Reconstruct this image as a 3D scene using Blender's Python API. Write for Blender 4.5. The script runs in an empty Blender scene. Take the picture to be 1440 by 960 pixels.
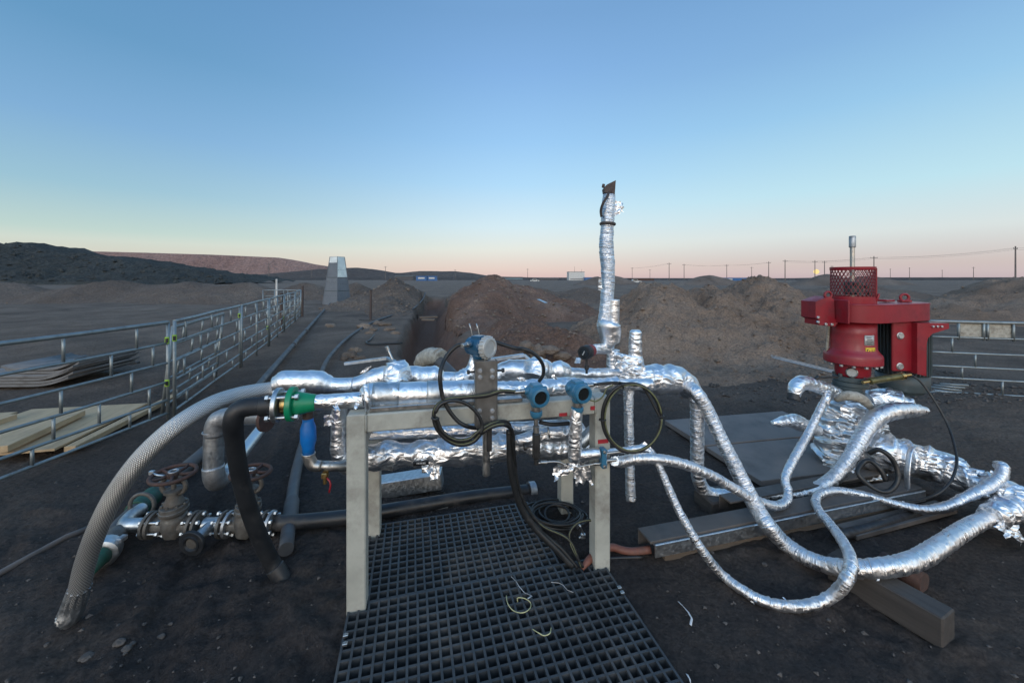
import bpy, bmesh, math, random
from mathutils import Vector, Matrix, noise, Quaternion
rnd = random.Random(11)
PI = math.pi
V = Vector
scene = bpy.context.scene
COL = scene.collection

# ------------------------------------------------------------------ measuring
F, CX, CY, H = 540.0, 720.0, 391.0, 1.65
def P(px, py, d): return V(((px-CX)*d/F, d, H-(py-CY)*d/F))
def G(px, py, z=0.0): return P(px, py, F*(H-z)/(py-CY))
def D(px, off=0.0): return (2.080+1.023*off)/(1-.000404*(px-720))
def R(px, py, off=0.0): return P(px, py, D(px, off))
EX, EY, EZ = V((.977, .213, 0)).normalized(), V((-.213, .977, 0)).normalized(), V((0, 0, 1))
def sm(a, b, x):
    t = max(0.0, min(1.0, (x-a)/(b-a))); return t*t*(3-2*t)
def nz(x, y, z=0.0): return noise.noise(V((x, y, z)))
def fbm(x, y, z=0.0, o=4):
    s, a, f = 0, 1, 1
    for i in range(o):
        s += a*noise.noise(V((x*f, y*f, z*f+i*7.3))); a *= .5; f *= 2.03
    return s

# ------------------------------------------------------------------ mesh builder
class MB:
    def __init__(s): s.v = []; s.f = []; s.uv = []; s.sm = []
    def face(s, idx, uv=None, smooth=True):
        s.f.append(tuple(idx)); s.uv.append(uv); s.sm.append(smooth)
    def box(s, c, size, M=None, bev=.003):
        bm = bmesh.new(); bmesh.ops.create_cube(bm, size=1)
        for v in bm.verts: v.co = V((v.co.x*size[0], v.co.y*size[1], v.co.z*size[2]))
        b = min(bev, min(size)*.3)
        if b > 0: bmesh.ops.bevel(bm, geom=bm.edges[:], offset=b, segments=1, affect='EDGES', profile=.5)
        o = len(s.v)
        for v in bm.verts:
            q = v.co.copy()
            if M is not None: q = M @ q
            s.v.append(q+V(c))
        bm.verts.index_update()
        for f in bm.faces: s.face([o+v.index for v in f.verts], None, False)
        bm.free(); return s
    def beam(s, a, b, w, h, up=EZ, bev=.003):
        a, b = V(a), V(b); d = (b-a); L = d.length; d.normalize()
        if abs(d.dot(up)) > .98: up = V((0, 1, 0))
        x = d; y = up.cross(x).normalized(); z = x.cross(y)
        return s.box((a+b)/2, (L, w, h), Matrix((x, y, z)).transposed(), bev)
    def lathe(s, p, ax, prof, seg=24, cap=True, smooth=True, ph=0.0, sx=1.0):
        p, ax = V(p), V(ax).normalized()
        ref = V((0, 0, 1)) if abs(ax.z) < .9 else V((1, 0, 0))
        x = ref.cross(ax).normalized(); y = ax.cross(x)
        def ring_(r, t):
            o = len(s.v)
            for i in range(seg):
                a = 2*PI*i/seg+ph
                s.v.append(p+ax*t+x*(math.cos(a)*r*sx)+y*(math.sin(a)*r))
            return o
        first = lo = ring_(*prof[0]); pd = None
        for k in range(len(prof)-1):
            d = (prof[k+1][0]-prof[k][0], prof[k+1][1]-prof[k][1]); n_ = math.hypot(*d) or 1; d = (d[0]/n_, d[1]/n_)
            if pd and pd[0]*d[0]+pd[1]*d[1] < .86: lo = ring_(*prof[k])      # a sharp corner gets its own ring
            hi = ring_(*prof[k+1]); pd = d
            for i in range(seg):
                j = (i+1) % seg
                s.face((lo+i, lo+j, hi+j, hi+i), None, smooth)
            lo = hi
        if cap:
            s.face([first+i for i in range(seg)][::-1], None, False)
            s.face([lo+i for i in range(seg)], None, False)
        return s
    def cyl(s, a, b, r, r2=None, seg=16):
        a, b = V(a), V(b); L = (b-a).length; r2 = r if r2 is None else r2
        c = min(r*.12, L*.1, .004); c2 = min(r2*.12, L*.1, .004)
        return s.lathe(a, b-a, [(r-c, 0), (r, c), (r2, L-c2), (r2-c2, L)], seg)
    def bolt(s, p, ax, r=.009, h=.008): return s.lathe(p, ax, [(r, 0), (r, h), (r*.8, h*1.15)], 6, True, False)
    def ring(s, c, ax, R_, r, seg=32, s2=10, sx=1.0, sy=1.0):
        ax = V(ax).normalized(); ref = V((0, 0, 1)) if abs(ax.z) < .9 else V((1, 0, 0))
        x = ref.cross(ax).normalized(); y = ax.cross(x); o = len(s.v); c = V(c)
        for i in range(seg):
            a = 2*PI*i/seg; d = x*math.cos(a)*sx+y*math.sin(a)*sy
            for k in range(s2):
                b = 2*PI*k/s2
                s.v.append(c+d*R_+d.normalized()*(math.cos(b)*r)+ax*(math.sin(b)*r))
        for i in range(seg):
            for k in range(s2):
                i2, k2 = (i+1) % seg, (k+1) % s2
                s.face((o+i*s2+k, o+i2*s2+k, o+i2*s2+k2, o+i*s2+k2))
        return s
    def prism(s, pts, ext, smooth=False):
        n = len(pts); o = len(s.v); e = V(ext)
        for p in pts: s.v.append(V(p))
        for p in pts: s.v.append(V(p)+e)
        s.face([o+i for i in range(n)][::-1], None, False); s.face([o+n+i for i in range(n)], None, False)
        for i in range(n):
            j = (i+1) % n; s.face((o+i, o+j, o+n+j, o+n+i), None, smooth)
        return s
    def tube(s, pts, rad, seg=14, step=.03, disp=None, cap=True, spline=True, flat=1.0):
        pts = [V(p) for p in pts]
        if not isinstance(rad, (list, tuple)): rad = [rad]*len(pts)
        fine = []
        if spline and len(pts) > 2:
            for i in range(len(pts)-1):
                p0 = pts[i-1] if i else pts[0]*2-pts[1]
                p3 = pts[i+2] if i+2 < len(pts) else pts[-1]*2-pts[-2]
                p1, p2 = pts[i], pts[i+1]
                for k in range(12):
                    t = k/12; t2, t3 = t*t, t*t*t
                    q = .5*((2*p1)+(p2-p0)*t+(2*p0-5*p1+4*p2-p3)*t2+(3*p1-p0-3*p2+p3)*t3)
                    u = t*t*(3-2*t)
                    fine.append((q, rad[i]+(rad[i+1]-rad[i])*u))
            fine.append((pts[-1], rad[-1]))
        else:
            fine = list(zip(pts, rad))
        L = [0.0]
        for i in range(1, len(fine)): L.append(L[-1]+(fine[i][0]-fine[i-1][0]).length)
        tot = L[-1]; n = max(2, int(tot/step)+1) if (spline or disp) else None
        if n:
            out = []; j = 0
            for i in range(n):
                d = tot*i/(n-1)
                while j < len(L)-2 and L[j+1] < d: j += 1
                w = 0 if L[j+1] == L[j] else (d-L[j])/(L[j+1]-L[j])
                out.append((fine[j][0].lerp(fine[j+1][0], w), fine[j][1]+(fine[j+1][1]-fine[j][1])*w, d))
        else: out = [(q, r, l) for (q, r), l in zip(fine, L)]
        m = len(out); o = len(s.v)
        tg = []
        for i in range(m):
            a = out[max(0, i-1)][0]; b = out[min(m-1, i+1)][0]; d = b-a
            tg.append(d.normalized() if d.length > 1e-9 else V((0, 0, 1)))
        ref = V((0, .35, -1)) if abs(tg[0].z) < .9 else V((0, 1, 0))
        nrm = (ref-tg[0]*ref.dot(tg[0])).normalized()
        for i in range(m):
            if i:
                q = tg[i-1].rotation_difference(tg[i]); nrm = q @ nrm
                nrm = (nrm-tg[i]*nrm.dot(tg[i])).normalized()
            bn = tg[i].cross(nrm); q, r, d = out[i]
            for k in range(seg):
                a = 2*PI*k/seg; rr = r
                if disp: rr = r+disp(a, d, r)
                s.v.append(q+nrm*(math.cos(a)*rr)+bn*(math.sin(a)*rr*flat))
        for i in range(m-1):
            for k in range(seg):
                k2 = (k+1) % seg; r = out[i][1]
                u0, u1 = 2*PI*k/seg*r, 2*PI*(k+1)/seg*r; d0, d1 = out[i][2], out[i+1][2]
                s.face((o+i*seg+k, o+i*seg+k2, o+(i+1)*seg+k2, o+(i+1)*seg+k), ((u0, d0), (u1, d0), (u1, d1), (u0, d1)))
        if cap:
            s.face([o+k for k in range(seg)][::-1], None, False)
            s.face([o+(m-1)*seg+k for k in range(seg)], None, False)
        return s
    def flap(s, p, a, b, n=7, amp=.012, seed=0):
        p, a, b = V(p), V(a), V(b); nn = a.cross(b).normalized(); o = len(s.v)
        for i in range(n+1):
            for j in range(n+1):
                u, w = i/n, j/n
                e = 1-.35*abs(nz(u*3+seed, w*2.2, 4.1))
                h = amp*(nz(u*3.1+seed, w*3.3, 1.7)+.6*nz(u*7+seed, w*7, 9.1))
                s.v.append(p+a*(u*e)+b*((w-.5)*(1-.4*u*abs(nz(seed, u*4))))+nn*h)
        for i in range(n):
            for j in range(n):
                q = o+i*(n+1)+j; s.face((q, q+1, q+n+2, q+n+1))
        return s

ROOT = {}
def mesh_of(mb, mat, off):
    me = bpy.data.meshes.new('m')
    me.from_pydata([tuple(v-off) for v in mb.v], [], mb.f)
    me.polygons.foreach_set('use_smooth', mb.sm)
    if any(u is not None for u in mb.uv):
        lay = me.uv_layers.new(name='UVMap'); data = []
        for f, u in zip(mb.f, mb.uv):
            if u is None: data += [0.0]*(2*len(f))
            else:
                for q in u: data += [q[0], q[1]]
        lay.data.foreach_set('uv', data)
    me.materials.append(mat); me.update()
    return me
def part(name, mb, mat, parent, label=None):
    off = ROOT[parent.name]
    me = mesh_of(mb, mat, off); o = bpy.data.objects.new(name, me); me.name = name
    COL.objects.link(o); o.parent = parent; ROOT[o.name] = off
    if label: o['label'] = label
    return o
def thing(name, loc, label, cat, group=None):
    o = bpy.data.objects.new(name, None); COL.objects.link(o); o.location = loc
    o.empty_display_size = .1; o['label'] = label; o['category'] = cat
    if group: o['group'] = group
    ROOT[o.name] = V(loc); return o
def single(name, mb, mat, label=None, cat=None, group=None, kind=None):
    lo = V([min(v[i] for v in mb.v) for i in range(3)]); hi = V([max(v[i] for v in mb.v) for i in range(3)])
    off = V(((lo.x+hi.x)/2, (lo.y+hi.y)/2, lo.z))
    if kind == 'structure': off = V((0, 0, 0))
    me = mesh_of(mb, mat, off); o = bpy.data.objects.new(name, me); me.name = name
    o.location = off; COL.objects.link(o); ROOT[o.name] = off
    if label: o['label'] = label
    if cat: o['category'] = cat
    if group: o['group'] = group
    if kind: o['kind'] = kind
    return o
def copy_tree(o, parent=None):
    c = o.copy(); COL.objects.link(c)
    if parent: c.parent = parent
    for ch in list(o.children): copy_tree(ch, c)
    return c

# ------------------------------------------------------------------ materials
def lin(c):
    return tuple(((x/255)/12.92 if x/255 <= .04045 else ((x/255+.055)/1.055)**2.4) for x in c)+(1,)
class N:
    def __init__(s, name):
        s.m = bpy.data.materials.new(name); s.m.use_nodes = True; s.t = s.m.node_tree; s.t.nodes.clear()
        s.out = s.n('ShaderNodeOutputMaterial'); s.b = s.n('ShaderNodeBsdfPrincipled')
        s.l(s.b.outputs[0], s.out.inputs[0])
    def n(s, t, **k):
        x = s.t.nodes.new(t)
        for a, b in k.items(): setattr(x, a, b)
        return x
    def l(s, a, b): s.t.links.new(a, b)
    def noise(s, vec, scale, det=4, rough=.55, dist=0.0):
        x = s.n('ShaderNodeTexNoise'); x.inputs['Scale'].default_value = scale; x.inputs['Detail'].default_value = det
        x.inputs['Roughness'].default_value = rough; x.inputs['Distortion'].default_value = dist
        if vec is not None: s.l(vec, x.inputs['Vector'])
        return x.outputs['Fac']
    def ramp(s, fac, stops):
        x = s.n('ShaderNodeValToRGB'); e = x.color_ramp.elements
        while len(e) < len(stops): e.new(.5)
        for q, (p, c) in zip(e, stops): q.position = p; q.color = c if len(c) == 4 else tuple(c)+(1,)
        s.l(fac, x.inputs[0]); return x.outputs[0]
    def math(s, op, a, b=None):
        x = s.n('ShaderNodeMath', operation=op)
        for i, q in enumerate((a, b)):
            if q is None: continue
            if isinstance(q, (int, float)): x.inputs[i].default_value = q
            else: s.l(q, x.inputs[i])
        return x.outputs[0]
    def mix(s, fac, a, b, mode='MIX'):
        x = s.n('ShaderNodeMix', data_type='RGBA', blend_type=mode)
        for i, q in ((0, fac), (6, a), (7, b)):
            if isinstance(q, (int, float)): x.inputs[i].default_value = q
            elif isinstance(q, tuple): x.inputs[i].default_value = q if len(q) == 4 else q+(1,)
            else: s.l(q, x.inputs[i])
        return x.outputs[2]
    def bump(s, h, strength, dist, prev=None):
        x = s.n('ShaderNodeBump'); x.inputs['Strength'].default_value = strength; x.inputs['Distance'].default_value = dist
        s.l(h, x.inputs['Height'])
        if prev is not None: s.l(prev, x.inputs['Normal'])
        return x.outputs[0]
    def mapv(s, vec, sc):
        x = s.n('ShaderNodeMapping'); x.inputs['Scale'].default_value = sc; s.l(vec, x.inputs['Vector']); return x.outputs[0]
    def set(s, **k):
        for a, b in k.items():
            i = s.b.inputs[a.replace('_', ' ')]
            if hasattr(b, 'links') or isinstance(b, bpy.types.NodeSocket): s.l(b, i)
            else: i.default_value = b

def pm(name, col, rough=.5, metal=0.0, var=.25, scale=12, dirt=None, dirt_amt=.35, bump=.3, bdist=.002, bscale=60, coat=0.0):
    n = N(name); tc = n.n('ShaderNodeTexCoord').outputs['Object']
    c = tuple(col)[:3]
    lo = tuple(x*(1-var) for x in c); hi = tuple(min(1, x*(1+var)) for x in c)
    f = n.noise(tc, scale, 5, .62)
    base = n.ramp(f, [(.3, lo), (.7, hi)])
    rg = n.ramp(n.noise(tc, scale*1.7, 4), [(.3, (max(.03, rough-.1),)*3), (.7, (min(1, rough+.12),)*3)])
    if dirt:
        d = n.ramp(n.noise(tc, scale*.55, 6, .7), [(.62-dirt_amt*.5, (0, 0, 0)), (.78-dirt_amt*.3, (1, 1, 1))])
        base = n.mix(d, base, tuple(dirt)[:3])
        rg = n.mix(d, rg, (.8, .8, .8))
    n.set(Base_Color=base, Metallic=metal, Roughness=rg)
    if coat: n.set(Coat_Weight=coat)
    if bump: n.set(Normal=n.bump(n.noise(tc, bscale, 5, .6), bump, bdist))
    return n.m

def foil(name, kind):
    n = N(name); t = n.n('ShaderNodeTexCoord'); uv, ob = t.outputs['UV'], t.outputs['Object']
    if kind == 'wrap':
        a = n.noise(n.mapv(uv, (5, 85, 1)), 1, 5, .6, .7)
        b = n.noise(n.mapv(uv, (22, 260, 1)), 1, 2, .5)
        sx = n.n('ShaderNodeSeparateXYZ'); n.l(uv, sx.inputs[0])
        sp = n.math('FRACT', n.math('ADD', n.math('MULTIPLY', sx.outputs[1], 21.0), n.math('MULTIPLY', sx.outputs[0], 3.4)))
        seam = n.ramp(sp, [(0, (0, 0, 0)), (.06, (1, 1, 1)), (1, (.25, .25, .25))])
        h = n.math('ADD', n.math('ADD', a, n.math('MULTIPLY', b, .25)), n.math('MULTIPLY', seam, .30))
        nr = n.bump(h, 1.0, .0105); nr = n.bump(n.noise(ob, 34, 3, .55, 1.2), .35, .006, nr)
        r0, r1 = .22, .46
    elif kind == 'crumple':
        v = n.n('ShaderNodeTexVoronoi', feature='DISTANCE_TO_EDGE'); v.inputs['Scale'].default_value = 15
        w = n.n('ShaderNodeTexNoise'); w.inputs['Scale'].default_value = 9; n.l(ob, w.inputs['Vector'])
        mixv = n.n('ShaderNodeVectorMath', operation='MULTIPLY_ADD'); n.l(w.outputs['Color'], mixv.inputs[0]); mixv.inputs[1].default_value = (.14, .14, .14); n.l(n.mapv(ob, (.8, .8, 1.8)), mixv.inputs[2])
        n.l(mixv.outputs[0], v.inputs['Vector'])
        nr = n.bump(v.outputs['Distance'], .38, .03)
        nr = n.bump(n.noise(ob, 26, 3, .5, 1.8), .35, .006, nr)
        r0, r1 = .28, .48
    else:
        nr = n.bump(n.noise(ob, 15, 4, .55, 1.6), .6, .009); nr = n.bump(n.noise(n.mapv(uv, (8, 60, 1)), 1, 3, .5, .5), .5, .005, nr)
        r0, r1 = .28, .48
    col = n.ramp(n.noise(ob, 9, 5, .6), [(.28, (.62, .63, .65)), (.42, (.78, .79, .81)), (.68, (.90, .91, .92))])
    rg = n.ramp(n.noise(ob, 22, 4), [(.3, (r0,)*3), (.7, (r1,)*3)])
    n.set(Base_Color=col, Metallic=1.0, Roughness=rg, Normal=nr)
    return n.m

M = {}
M['foil_wrap'] = foil('foil_wrap', 'wrap'); M['foil_crumple'] = foil('foil_crumple', 'crumple'); M['foil_smooth'] = foil('foil_smooth', 'smooth')
M['frame'] = pm('frame_paint', (.37, .37, .325), .55, 0, .16, 7, (.20, .185, .16), .26, .4, .0012, 140)
M['stainless'] = pm('stainless', (.42, .42, .41), .36, 1, .12, 20, (.25, .24, .22), .05, .2, .001, 90)
M['galv'] = pm('galvanised', (.50, .53, .55), .42, 1, .2, 30, (.3, .3, .29), .06, .2, .001, 60)
M['galv_dirty'] = pm('galvanised_dirty', (.37, .385, .40), .48, .85, .2, 24, (.18, .17, .165), .15, .3, .002, 50)
M['fence'] = pm('fence_zinc', (.27, .30, .305), .5, .75, .2, 9, (.18, .175, .17), .12, .2, .001, 60)
M['rubber'] = pm('black_rubber', (.012, .014, .017), .5, 0, .3, 8, (.05, .048, .046), .04, .2, .002, 50)
M['poly'] = pm('black_polythene', (.016, .018, .021), .38, 0, .35, 6, (.07, .063, .058), .25, .15, .002, 40)
M['poly_grey'] = pm('dusty_polythene', (.058, .062, .068), .5, 0, .3, 5, (.11, .097, .088), .28, .2, .002, 40)
M['cable'] = pm('cable_sheath', (.014, .015, .016), .42, 0, .2, 30, (.04, .037, .033), .12, 0)
M['stripe'] = pm('stripe_sheath', (.13, .14, .06), .5, 0, .2, 30, (.05, .05, .04), .3, 0)
M['green'] = pm('green_enamel', (.004, .21, .095), .38, 0, .12, 12, (.02, .1, .06), .05, .15, .001, 60)
M['green_band'] = pm('green_sleeve', (.012, .07, .045), .6, 0, .25, 20, (.05, .05, .045), .3, .3, .002, 80)
M['blue'] = pm('blue_enamel', (.003, .135, .45), .42, 0, .15, 14, (.02, .06, .15), .05, .2, .001, 60)
M['tblue'] = pm('transmitter_blue', (.035, .15, .25), .36, 0, .12, 25, (.05, .07, .09), .1, .15, .001, 90, .2)
M['tblue_dark'] = pm('transmitter_dark_blue', (.014, .075, .15), .36, 0, .12, 25, (.04, .05, .06), .1, .15, .001, 90, .2)
M['cap_grey'] = pm('cap_grey', (.42, .43, .42), .4, .2, .12, 25, None, 0, .15, .001, 90)
M['screen'] = pm('dark_glass', (.012, .014, .015), .12, 0, .1, 20, None, 0, 0)
M['red'] = pm('red_enamel', (.25, .010, .020), .42, 0, .14, 7, (.15, .018, .025), .2, .15, .002, 50, .1)
M['red_dark'] = pm('red_mesh', (.17, .018, .024), .5, 0, .2, 10, None, 0, 0)
M['motor'] = pm('motor_grey', (.052, .072, .078), .5, 0, .15, 9, (.07, .07, .065), .2, .2, .002, 60)
M['grey_cast'] = pm('grey_casting', (.07, .078, .082), .55, .3, .25, 18, (.1, .09, .08), .3, .5, .003, 50)
M['iron'] = pm('dirty_iron', (.135, .13, .12), .55, .5, .35, 26, (.11, .092, .075), .35, .6, .004, 45)
M['rust'] = pm('rusty_iron', (.085, .045, .036), .75, .2, .35, 24, (.06, .045, .04), .35, .5, .003, 60)
M['dark_steel'] = pm('dark_steel', (.055, .055, .056), .48, .7, .35, 15, (.06, .05, .045), .3, .3, .002, 60)
M['plate'] = pm('dusty_steel_plate', (.155, .138, .128), .68, .1, .35, 3.5, (.20, .172, .155), .45, .3, .003, 40)
M['rusty_hose'] = pm('terracotta_hose', (.17, .065, .045), .6, 0, .2, 18, (.08, .06, .05), .2, .2, .002, 60)
M['brass'] = pm('brass', (.42, .29, .12), .35, 1, .2, 30, None, 0, .1, .001, 60)
M['olive'] = pm('olive_cylinder', (.13, .115, .045), .35, .4, .2, 20, (.06, .055, .04), .2, .1, .001, 60)
M['ply'] = None
M['wood_old'] = None
M['white'] = pm('white_plastic', (.62, .63, .64), .5, 0, .08, 10, (.3, .28, .26), .1, .1, .001, 60)
M['white_paint'] = pm('white_paint', (.55, .55, .53), .6, 0, .15, 3, (.3, .27, .25), .2, .1, .001, 20)
M['yellow'] = pm('yellow_sticker', (.65, .42, .02), .5, 0, .08, 20, None, 0, 0)
M['lime'] = pm('lime_tape', (.30, .50, .05), .4, 0, .15, 20, None, 0, 0)
M['red_tape'] = pm('red_tape', (.34, .02, .03), .5, 0, .12, 30, None, 0, 0)
M['beige_wire'] = pm('pale_wire', (.46, .45, .24), .5, 0, .15, 20, None, 0, 0)
M['wrap_beige'] = pm('weathered_wrap', (.36, .34, .29), .7, 0, .25, 30, (.16, .13, .1), .25, .6, .006, 40)
M['grating'] = pm('grating_plastic', (.040, .046, .052), .5, 0, .3, 6, (.09, .086, .083), .25, .25, .002, 60)
M['blue_steel'] = pm('container_blue', (.02, .10, .26), .5, 0, .15, .6, None, 0, 0)
M['pale_blue_steel'] = pm('pale_roof', (.13, .19, .22), .55, 0, .2, .3, None, 0, 0)
M['dark_build'] = pm('dark_cladding', (.06, .062, .07), .6, 0, .2, .5, None, 0, 0)
M['zinc_bright'] = pm('bright_zinc', (.62, .66, .68), .34, .9, .12, 2, None, 0, .1, .002, 8)
M['zinc_grey'] = pm('grey_sheet', (.13, .15, .175), .55, .1, .12, 2, (.12, .12, .12), .2, .1, .002, 8)
M['pole_wood'] = pm('pole_concrete', (.15, .13, .12), .8, 0, .2, 1, None, 0, 0)
M['wire'] = pm('wire_metal', (.06, .06, .06), .5, .5, .1, 1, None, 0, 0)
M['stack'] = pm('grey_sheet_stack', (.17, .17, .172), .7, .1, .2, 3, (.10, .094, .09), .3, .2, .003, 30)
M['bracket'] = pm('bracket_steel', (.20, .20, .195), .42, .85, .15, 14, (.15, .14, .13), .1, .2, .001, 80)
M['beam_dark'] = pm('dark_beam', (.085, .078, .074), .6, .2, .35, 5, (.13, .112, .10), .35, .3, .003, 40)
M['rope'] = pm('dark_strap', (.05, .042, .04), .8, 0, .3, 40, None, 0, .5, .003, 120)
M['rust_brown'] = pm('weathered_brown', (.07, .052, .048), .65, .2, .3, 30, None, 0, .4, .003, 60)

def wood(name, a, b, dirt, ang):
    n = N(name); oc = n.n('ShaderNodeTexCoord').outputs['Object']
    mp = n.n('ShaderNodeMapping', vector_type='TEXTURE'); mp.inputs['Rotation'].default_value = (0, 0, ang); mp.inputs['Scale'].default_value = (.7, .04, .04); n.l(oc, mp.inputs['Vector'])
    f = n.noise(mp.outputs[0], 1, 6, .65, .8)
    c = n.ramp(f, [(.3, a), (.7, b)])
    d = n.ramp(n.noise(oc, 4, 5, .7), [(.5, (0, 0, 0)), (.75, (1, 1, 1))])
    n.set(Base_Color=n.mix(n.math('MULTIPLY', d, .6), c, dirt), Roughness=.75, Normal=n.bump(n.math('ADD', f, n.noise(oc, 50)), .4, .003))
    return n.m
M['ply'] = wood('plywood', (.38, .265, .145), (.53, .385, .235), (.24, .18, .12), math.atan2(1, -.42))
M['wood_old'] = wood('old_timber', (.036, .031, .028), (.075, .065, .058), (.045, .039, .036), math.atan2(.3, -.14))
M['wood_mid'] = wood('grey_brown_timber', (.10, .075, .055), (.17, .13, .10), (.07, .06, .05), math.atan2(.26, 1))

def braid():
    n = N('steel_braid'); uv = n.n('ShaderNodeTexCoord').outputs['UV']
    x = n.n('ShaderNodeSeparateXYZ'); n.l(uv, x.inputs[0]); u, v = x.outputs[0], x.outputs[1]
    k = 2*PI/.0185
    a = n.math('SINE', n.math('ADD', n.math('MULTIPLY', u, k), n.math('MULTIPLY', v, k*.62)))
    b = n.math('SINE', n.math('SUBTRACT', n.math('MULTIPLY', u, k), n.math('MULTIPLY', v, k*.62)))
    h = n.math('MULTIPLY', a, b)
    hh = n.math('ABSOLUTE', h)
    fine = n.math('SINE', n.math('MULTIPLY', u, k*7))
    tc = n.n('ShaderNodeTexCoord').outputs['Object']
    c = n.ramp(hh, [(.02, (.16, .16, .16)), (.28, (.56, .56, .55)), (.9, (.76, .76, .75))])
    d = n.ramp(n.noise(tc, 6, 5, .7), [(.5, (0, 0, 0)), (.8, (1, 1, 1))])
    c = n.mix(n.math('MULTIPLY', d, .5), c, (.2, .18, .16))
    n.set(Base_Color=c, Metallic=.78, Roughness=.32, Normal=n.bump(n.math('ADD', hh, n.math('MULTIPLY', fine, .08)), .8, .0026))
    return n.m
M['braid'] = braid()

def soil(name, stops, far=None, peb=.5, bscale=1.0, radial=None):
    """stops: colours of soil by patch noise; radial: (x, y, r0, r1, colours) darker coal-dusted ground around a place"""
    n = N(name); pos = n.n('ShaderNodeNewGeometry').outputs['Position']
    f = n.noise(pos, .55/bscale, 8, .68, .5)
    col = n.ramp(f, stops)
    if radial:
        x0, y0, r0, r1, st = radial
        sv = n.n('ShaderNodeVectorMath', operation='SUBTRACT'); n.l(pos, sv.inputs[0]); sv.inputs[1].default_value = (x0, y0, 0)
        ln = n.n('ShaderNodeVectorMath', operation='LENGTH'); n.l(sv.outputs[0], ln.inputs[0])
        d = n.math('ADD', ln.outputs['Value'], n.math('MULTIPLY', n.math('SUBTRACT', n.noise(pos, .45, 6, .65), .5), 9.0))
        mr = n.n('ShaderNodeMapRange'); n.l(d, mr.inputs[0]); mr.inputs[1].default_value = r0; mr.inputs[2].default_value = r1
        near = n.ramp(n.noise(pos, 1.3, 8, .7, .4), st)
        col = n.mix(mr.outputs[0], near, col)
    g = n.noise(pos, 38/bscale, 6, .72)
    col = n.mix(.55, col, n.ramp(g, [(.3, (.30, .30, .30)), (.66, (1.7, 1.66, 1.6))]), 'MULTIPLY')
    v = n.n('ShaderNodeTexVoronoi'); v.inputs['Scale'].default_value = 55/bscale; n.l(pos, v.inputs['Vector'])
    sp = n.ramp(v.outputs['Distance'], [(.12, (1, 1, 1)), (.3, (0, 0, 0))])
    spc = n.math('MULTIPLY', sp, n.ramp(v.outputs['Color'], [(.72, (0, 0, 0)), (.8, (1, 1, 1))]))
    col = n.mix(n.math('MULTIPLY', spc, peb), col, (.17, .155, .145))
    vc = n.n('ShaderNodeTexVoronoi'); vc.inputs['Scale'].default_value = 21/bscale
    wv = n.n('ShaderNodeVectorMath', operation='MULTIPLY_ADD'); nt = n.n('ShaderNodeTexNoise'); nt.inputs['Scale'].default_value = 14/bscale; n.l(pos, nt.inputs['Vector']); n.l(nt.outputs['Color'], wv.inputs[0]); wv.inputs[1].default_value = (.07*bscale,)*3; n.l(pos, wv.inputs[2]); n.l(wv.outputs[0], vc.inputs['Vector'])
    clods = n.math('MULTIPLY', n.math('SUBTRACT', 1.0, vc.outputs['Distance']), n.ramp(n.noise(pos, 2.2/bscale, 4), [(.42, (0, 0, 0)), (.62, (1, 1, 1))]))
    h = n.math('ADD', n.math('ADD', n.noise(pos, 7/bscale, 9, .74, .4), n.math('MULTIPLY', g, .5)), n.math('MULTIPLY', clods, .55))
    nr = n.bump(h, 1.0, .09*bscale); nr = n.bump(n.noise(pos, 80/bscale, 5, .75), .8, .010*bscale, nr)
    if radial:
        sz = n.n('ShaderNodeSeparateXYZ'); n.l(pos, sz.inputs[0]); dp = n.n('ShaderNodeMapRange'); n.l(sz.outputs[2], dp.inputs[0]); dp.inputs[1].default_value = -.10; dp.inputs[2].default_value = -.40
        far_ = n.n('ShaderNodeMapRange'); n.l(sz.outputs[1], far_.inputs[0]); far_.inputs[1].default_value = 4.5; far_.inputs[2].default_value = 5.5
        col = n.mix(n.math('MULTIPLY', dp.outputs[0], far_.outputs[0]), col, (.20, .125, .095))
    n.set(Base_Color=col, Roughness=.95, Specular_IOR_Level=.15, Normal=nr)
    return n.m
COAL = [(.28, (.040, .0355, .036)), (.50, (.064, .0555, .0535)), (.66, (.092, .077, .069)), (.8, (.135, .110, .093))]
M['ground'] = soil('ground_soil', [(.3, (.105, .086, .075)), (.5, (.18, .142, .117)), (.72, (.26, .207, .17))], peb=.12, radial=(-.4, 1.6, 1.2, 8.5, COAL))
M['mound'] = soil('mound_soil', [(.3, (.185, .136, .104)), (.5, (.265, .198, .153)), (.72, (.36, .28, .222))], bscale=1.3, peb=.35)
M['mound_red'] = soil('red_mound_soil', [(.3, (.13, .082, .064)), (.5, (.20, .132, .104)), (.72, (.30, .22, .178))], bscale=1.5, peb=.3)
M['mound_far'] = soil('far_mound_soil', [(.3, (.12, .097, .083)), (.5, (.175, .143, .122)), (.72, (.25, .207, .174))], bscale=3, peb=.3)
M['spoil'] = soil('spoil_rock', [(.3, (.06, .066, .065)), (.55, (.092, .099, .097)), (.75, (.16, .16, .15))], bscale=22, peb=.8)
M['mesa'] = soil('mesa_rock', [(.3, (.33, .20, .175)), (.5, (.40, .26, .225)), (.75, (.48, .33, .285))], bscale=260, peb=0)  # reddish rock, lightened so that distance haze is put into the colour
M['hill'] = soil('hill_soil', [(.3, (.15, .125, .115)), (.55, (.195, .165, .15)), (.75, (.245, .208, .187))], bscale=200, peb=0)
M['rock'] = soil('clod_soil', [(.3, (.15, .115, .092)), (.5, (.22, .172, .138)), (.72, (.31, .255, .21))], bscale=.5, peb=.2)
M['gravel'] = pm('gravel_stone', (.075, .066, .060), .9, 0, .7, 22, None, 0, .4, .002, 80)

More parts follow.
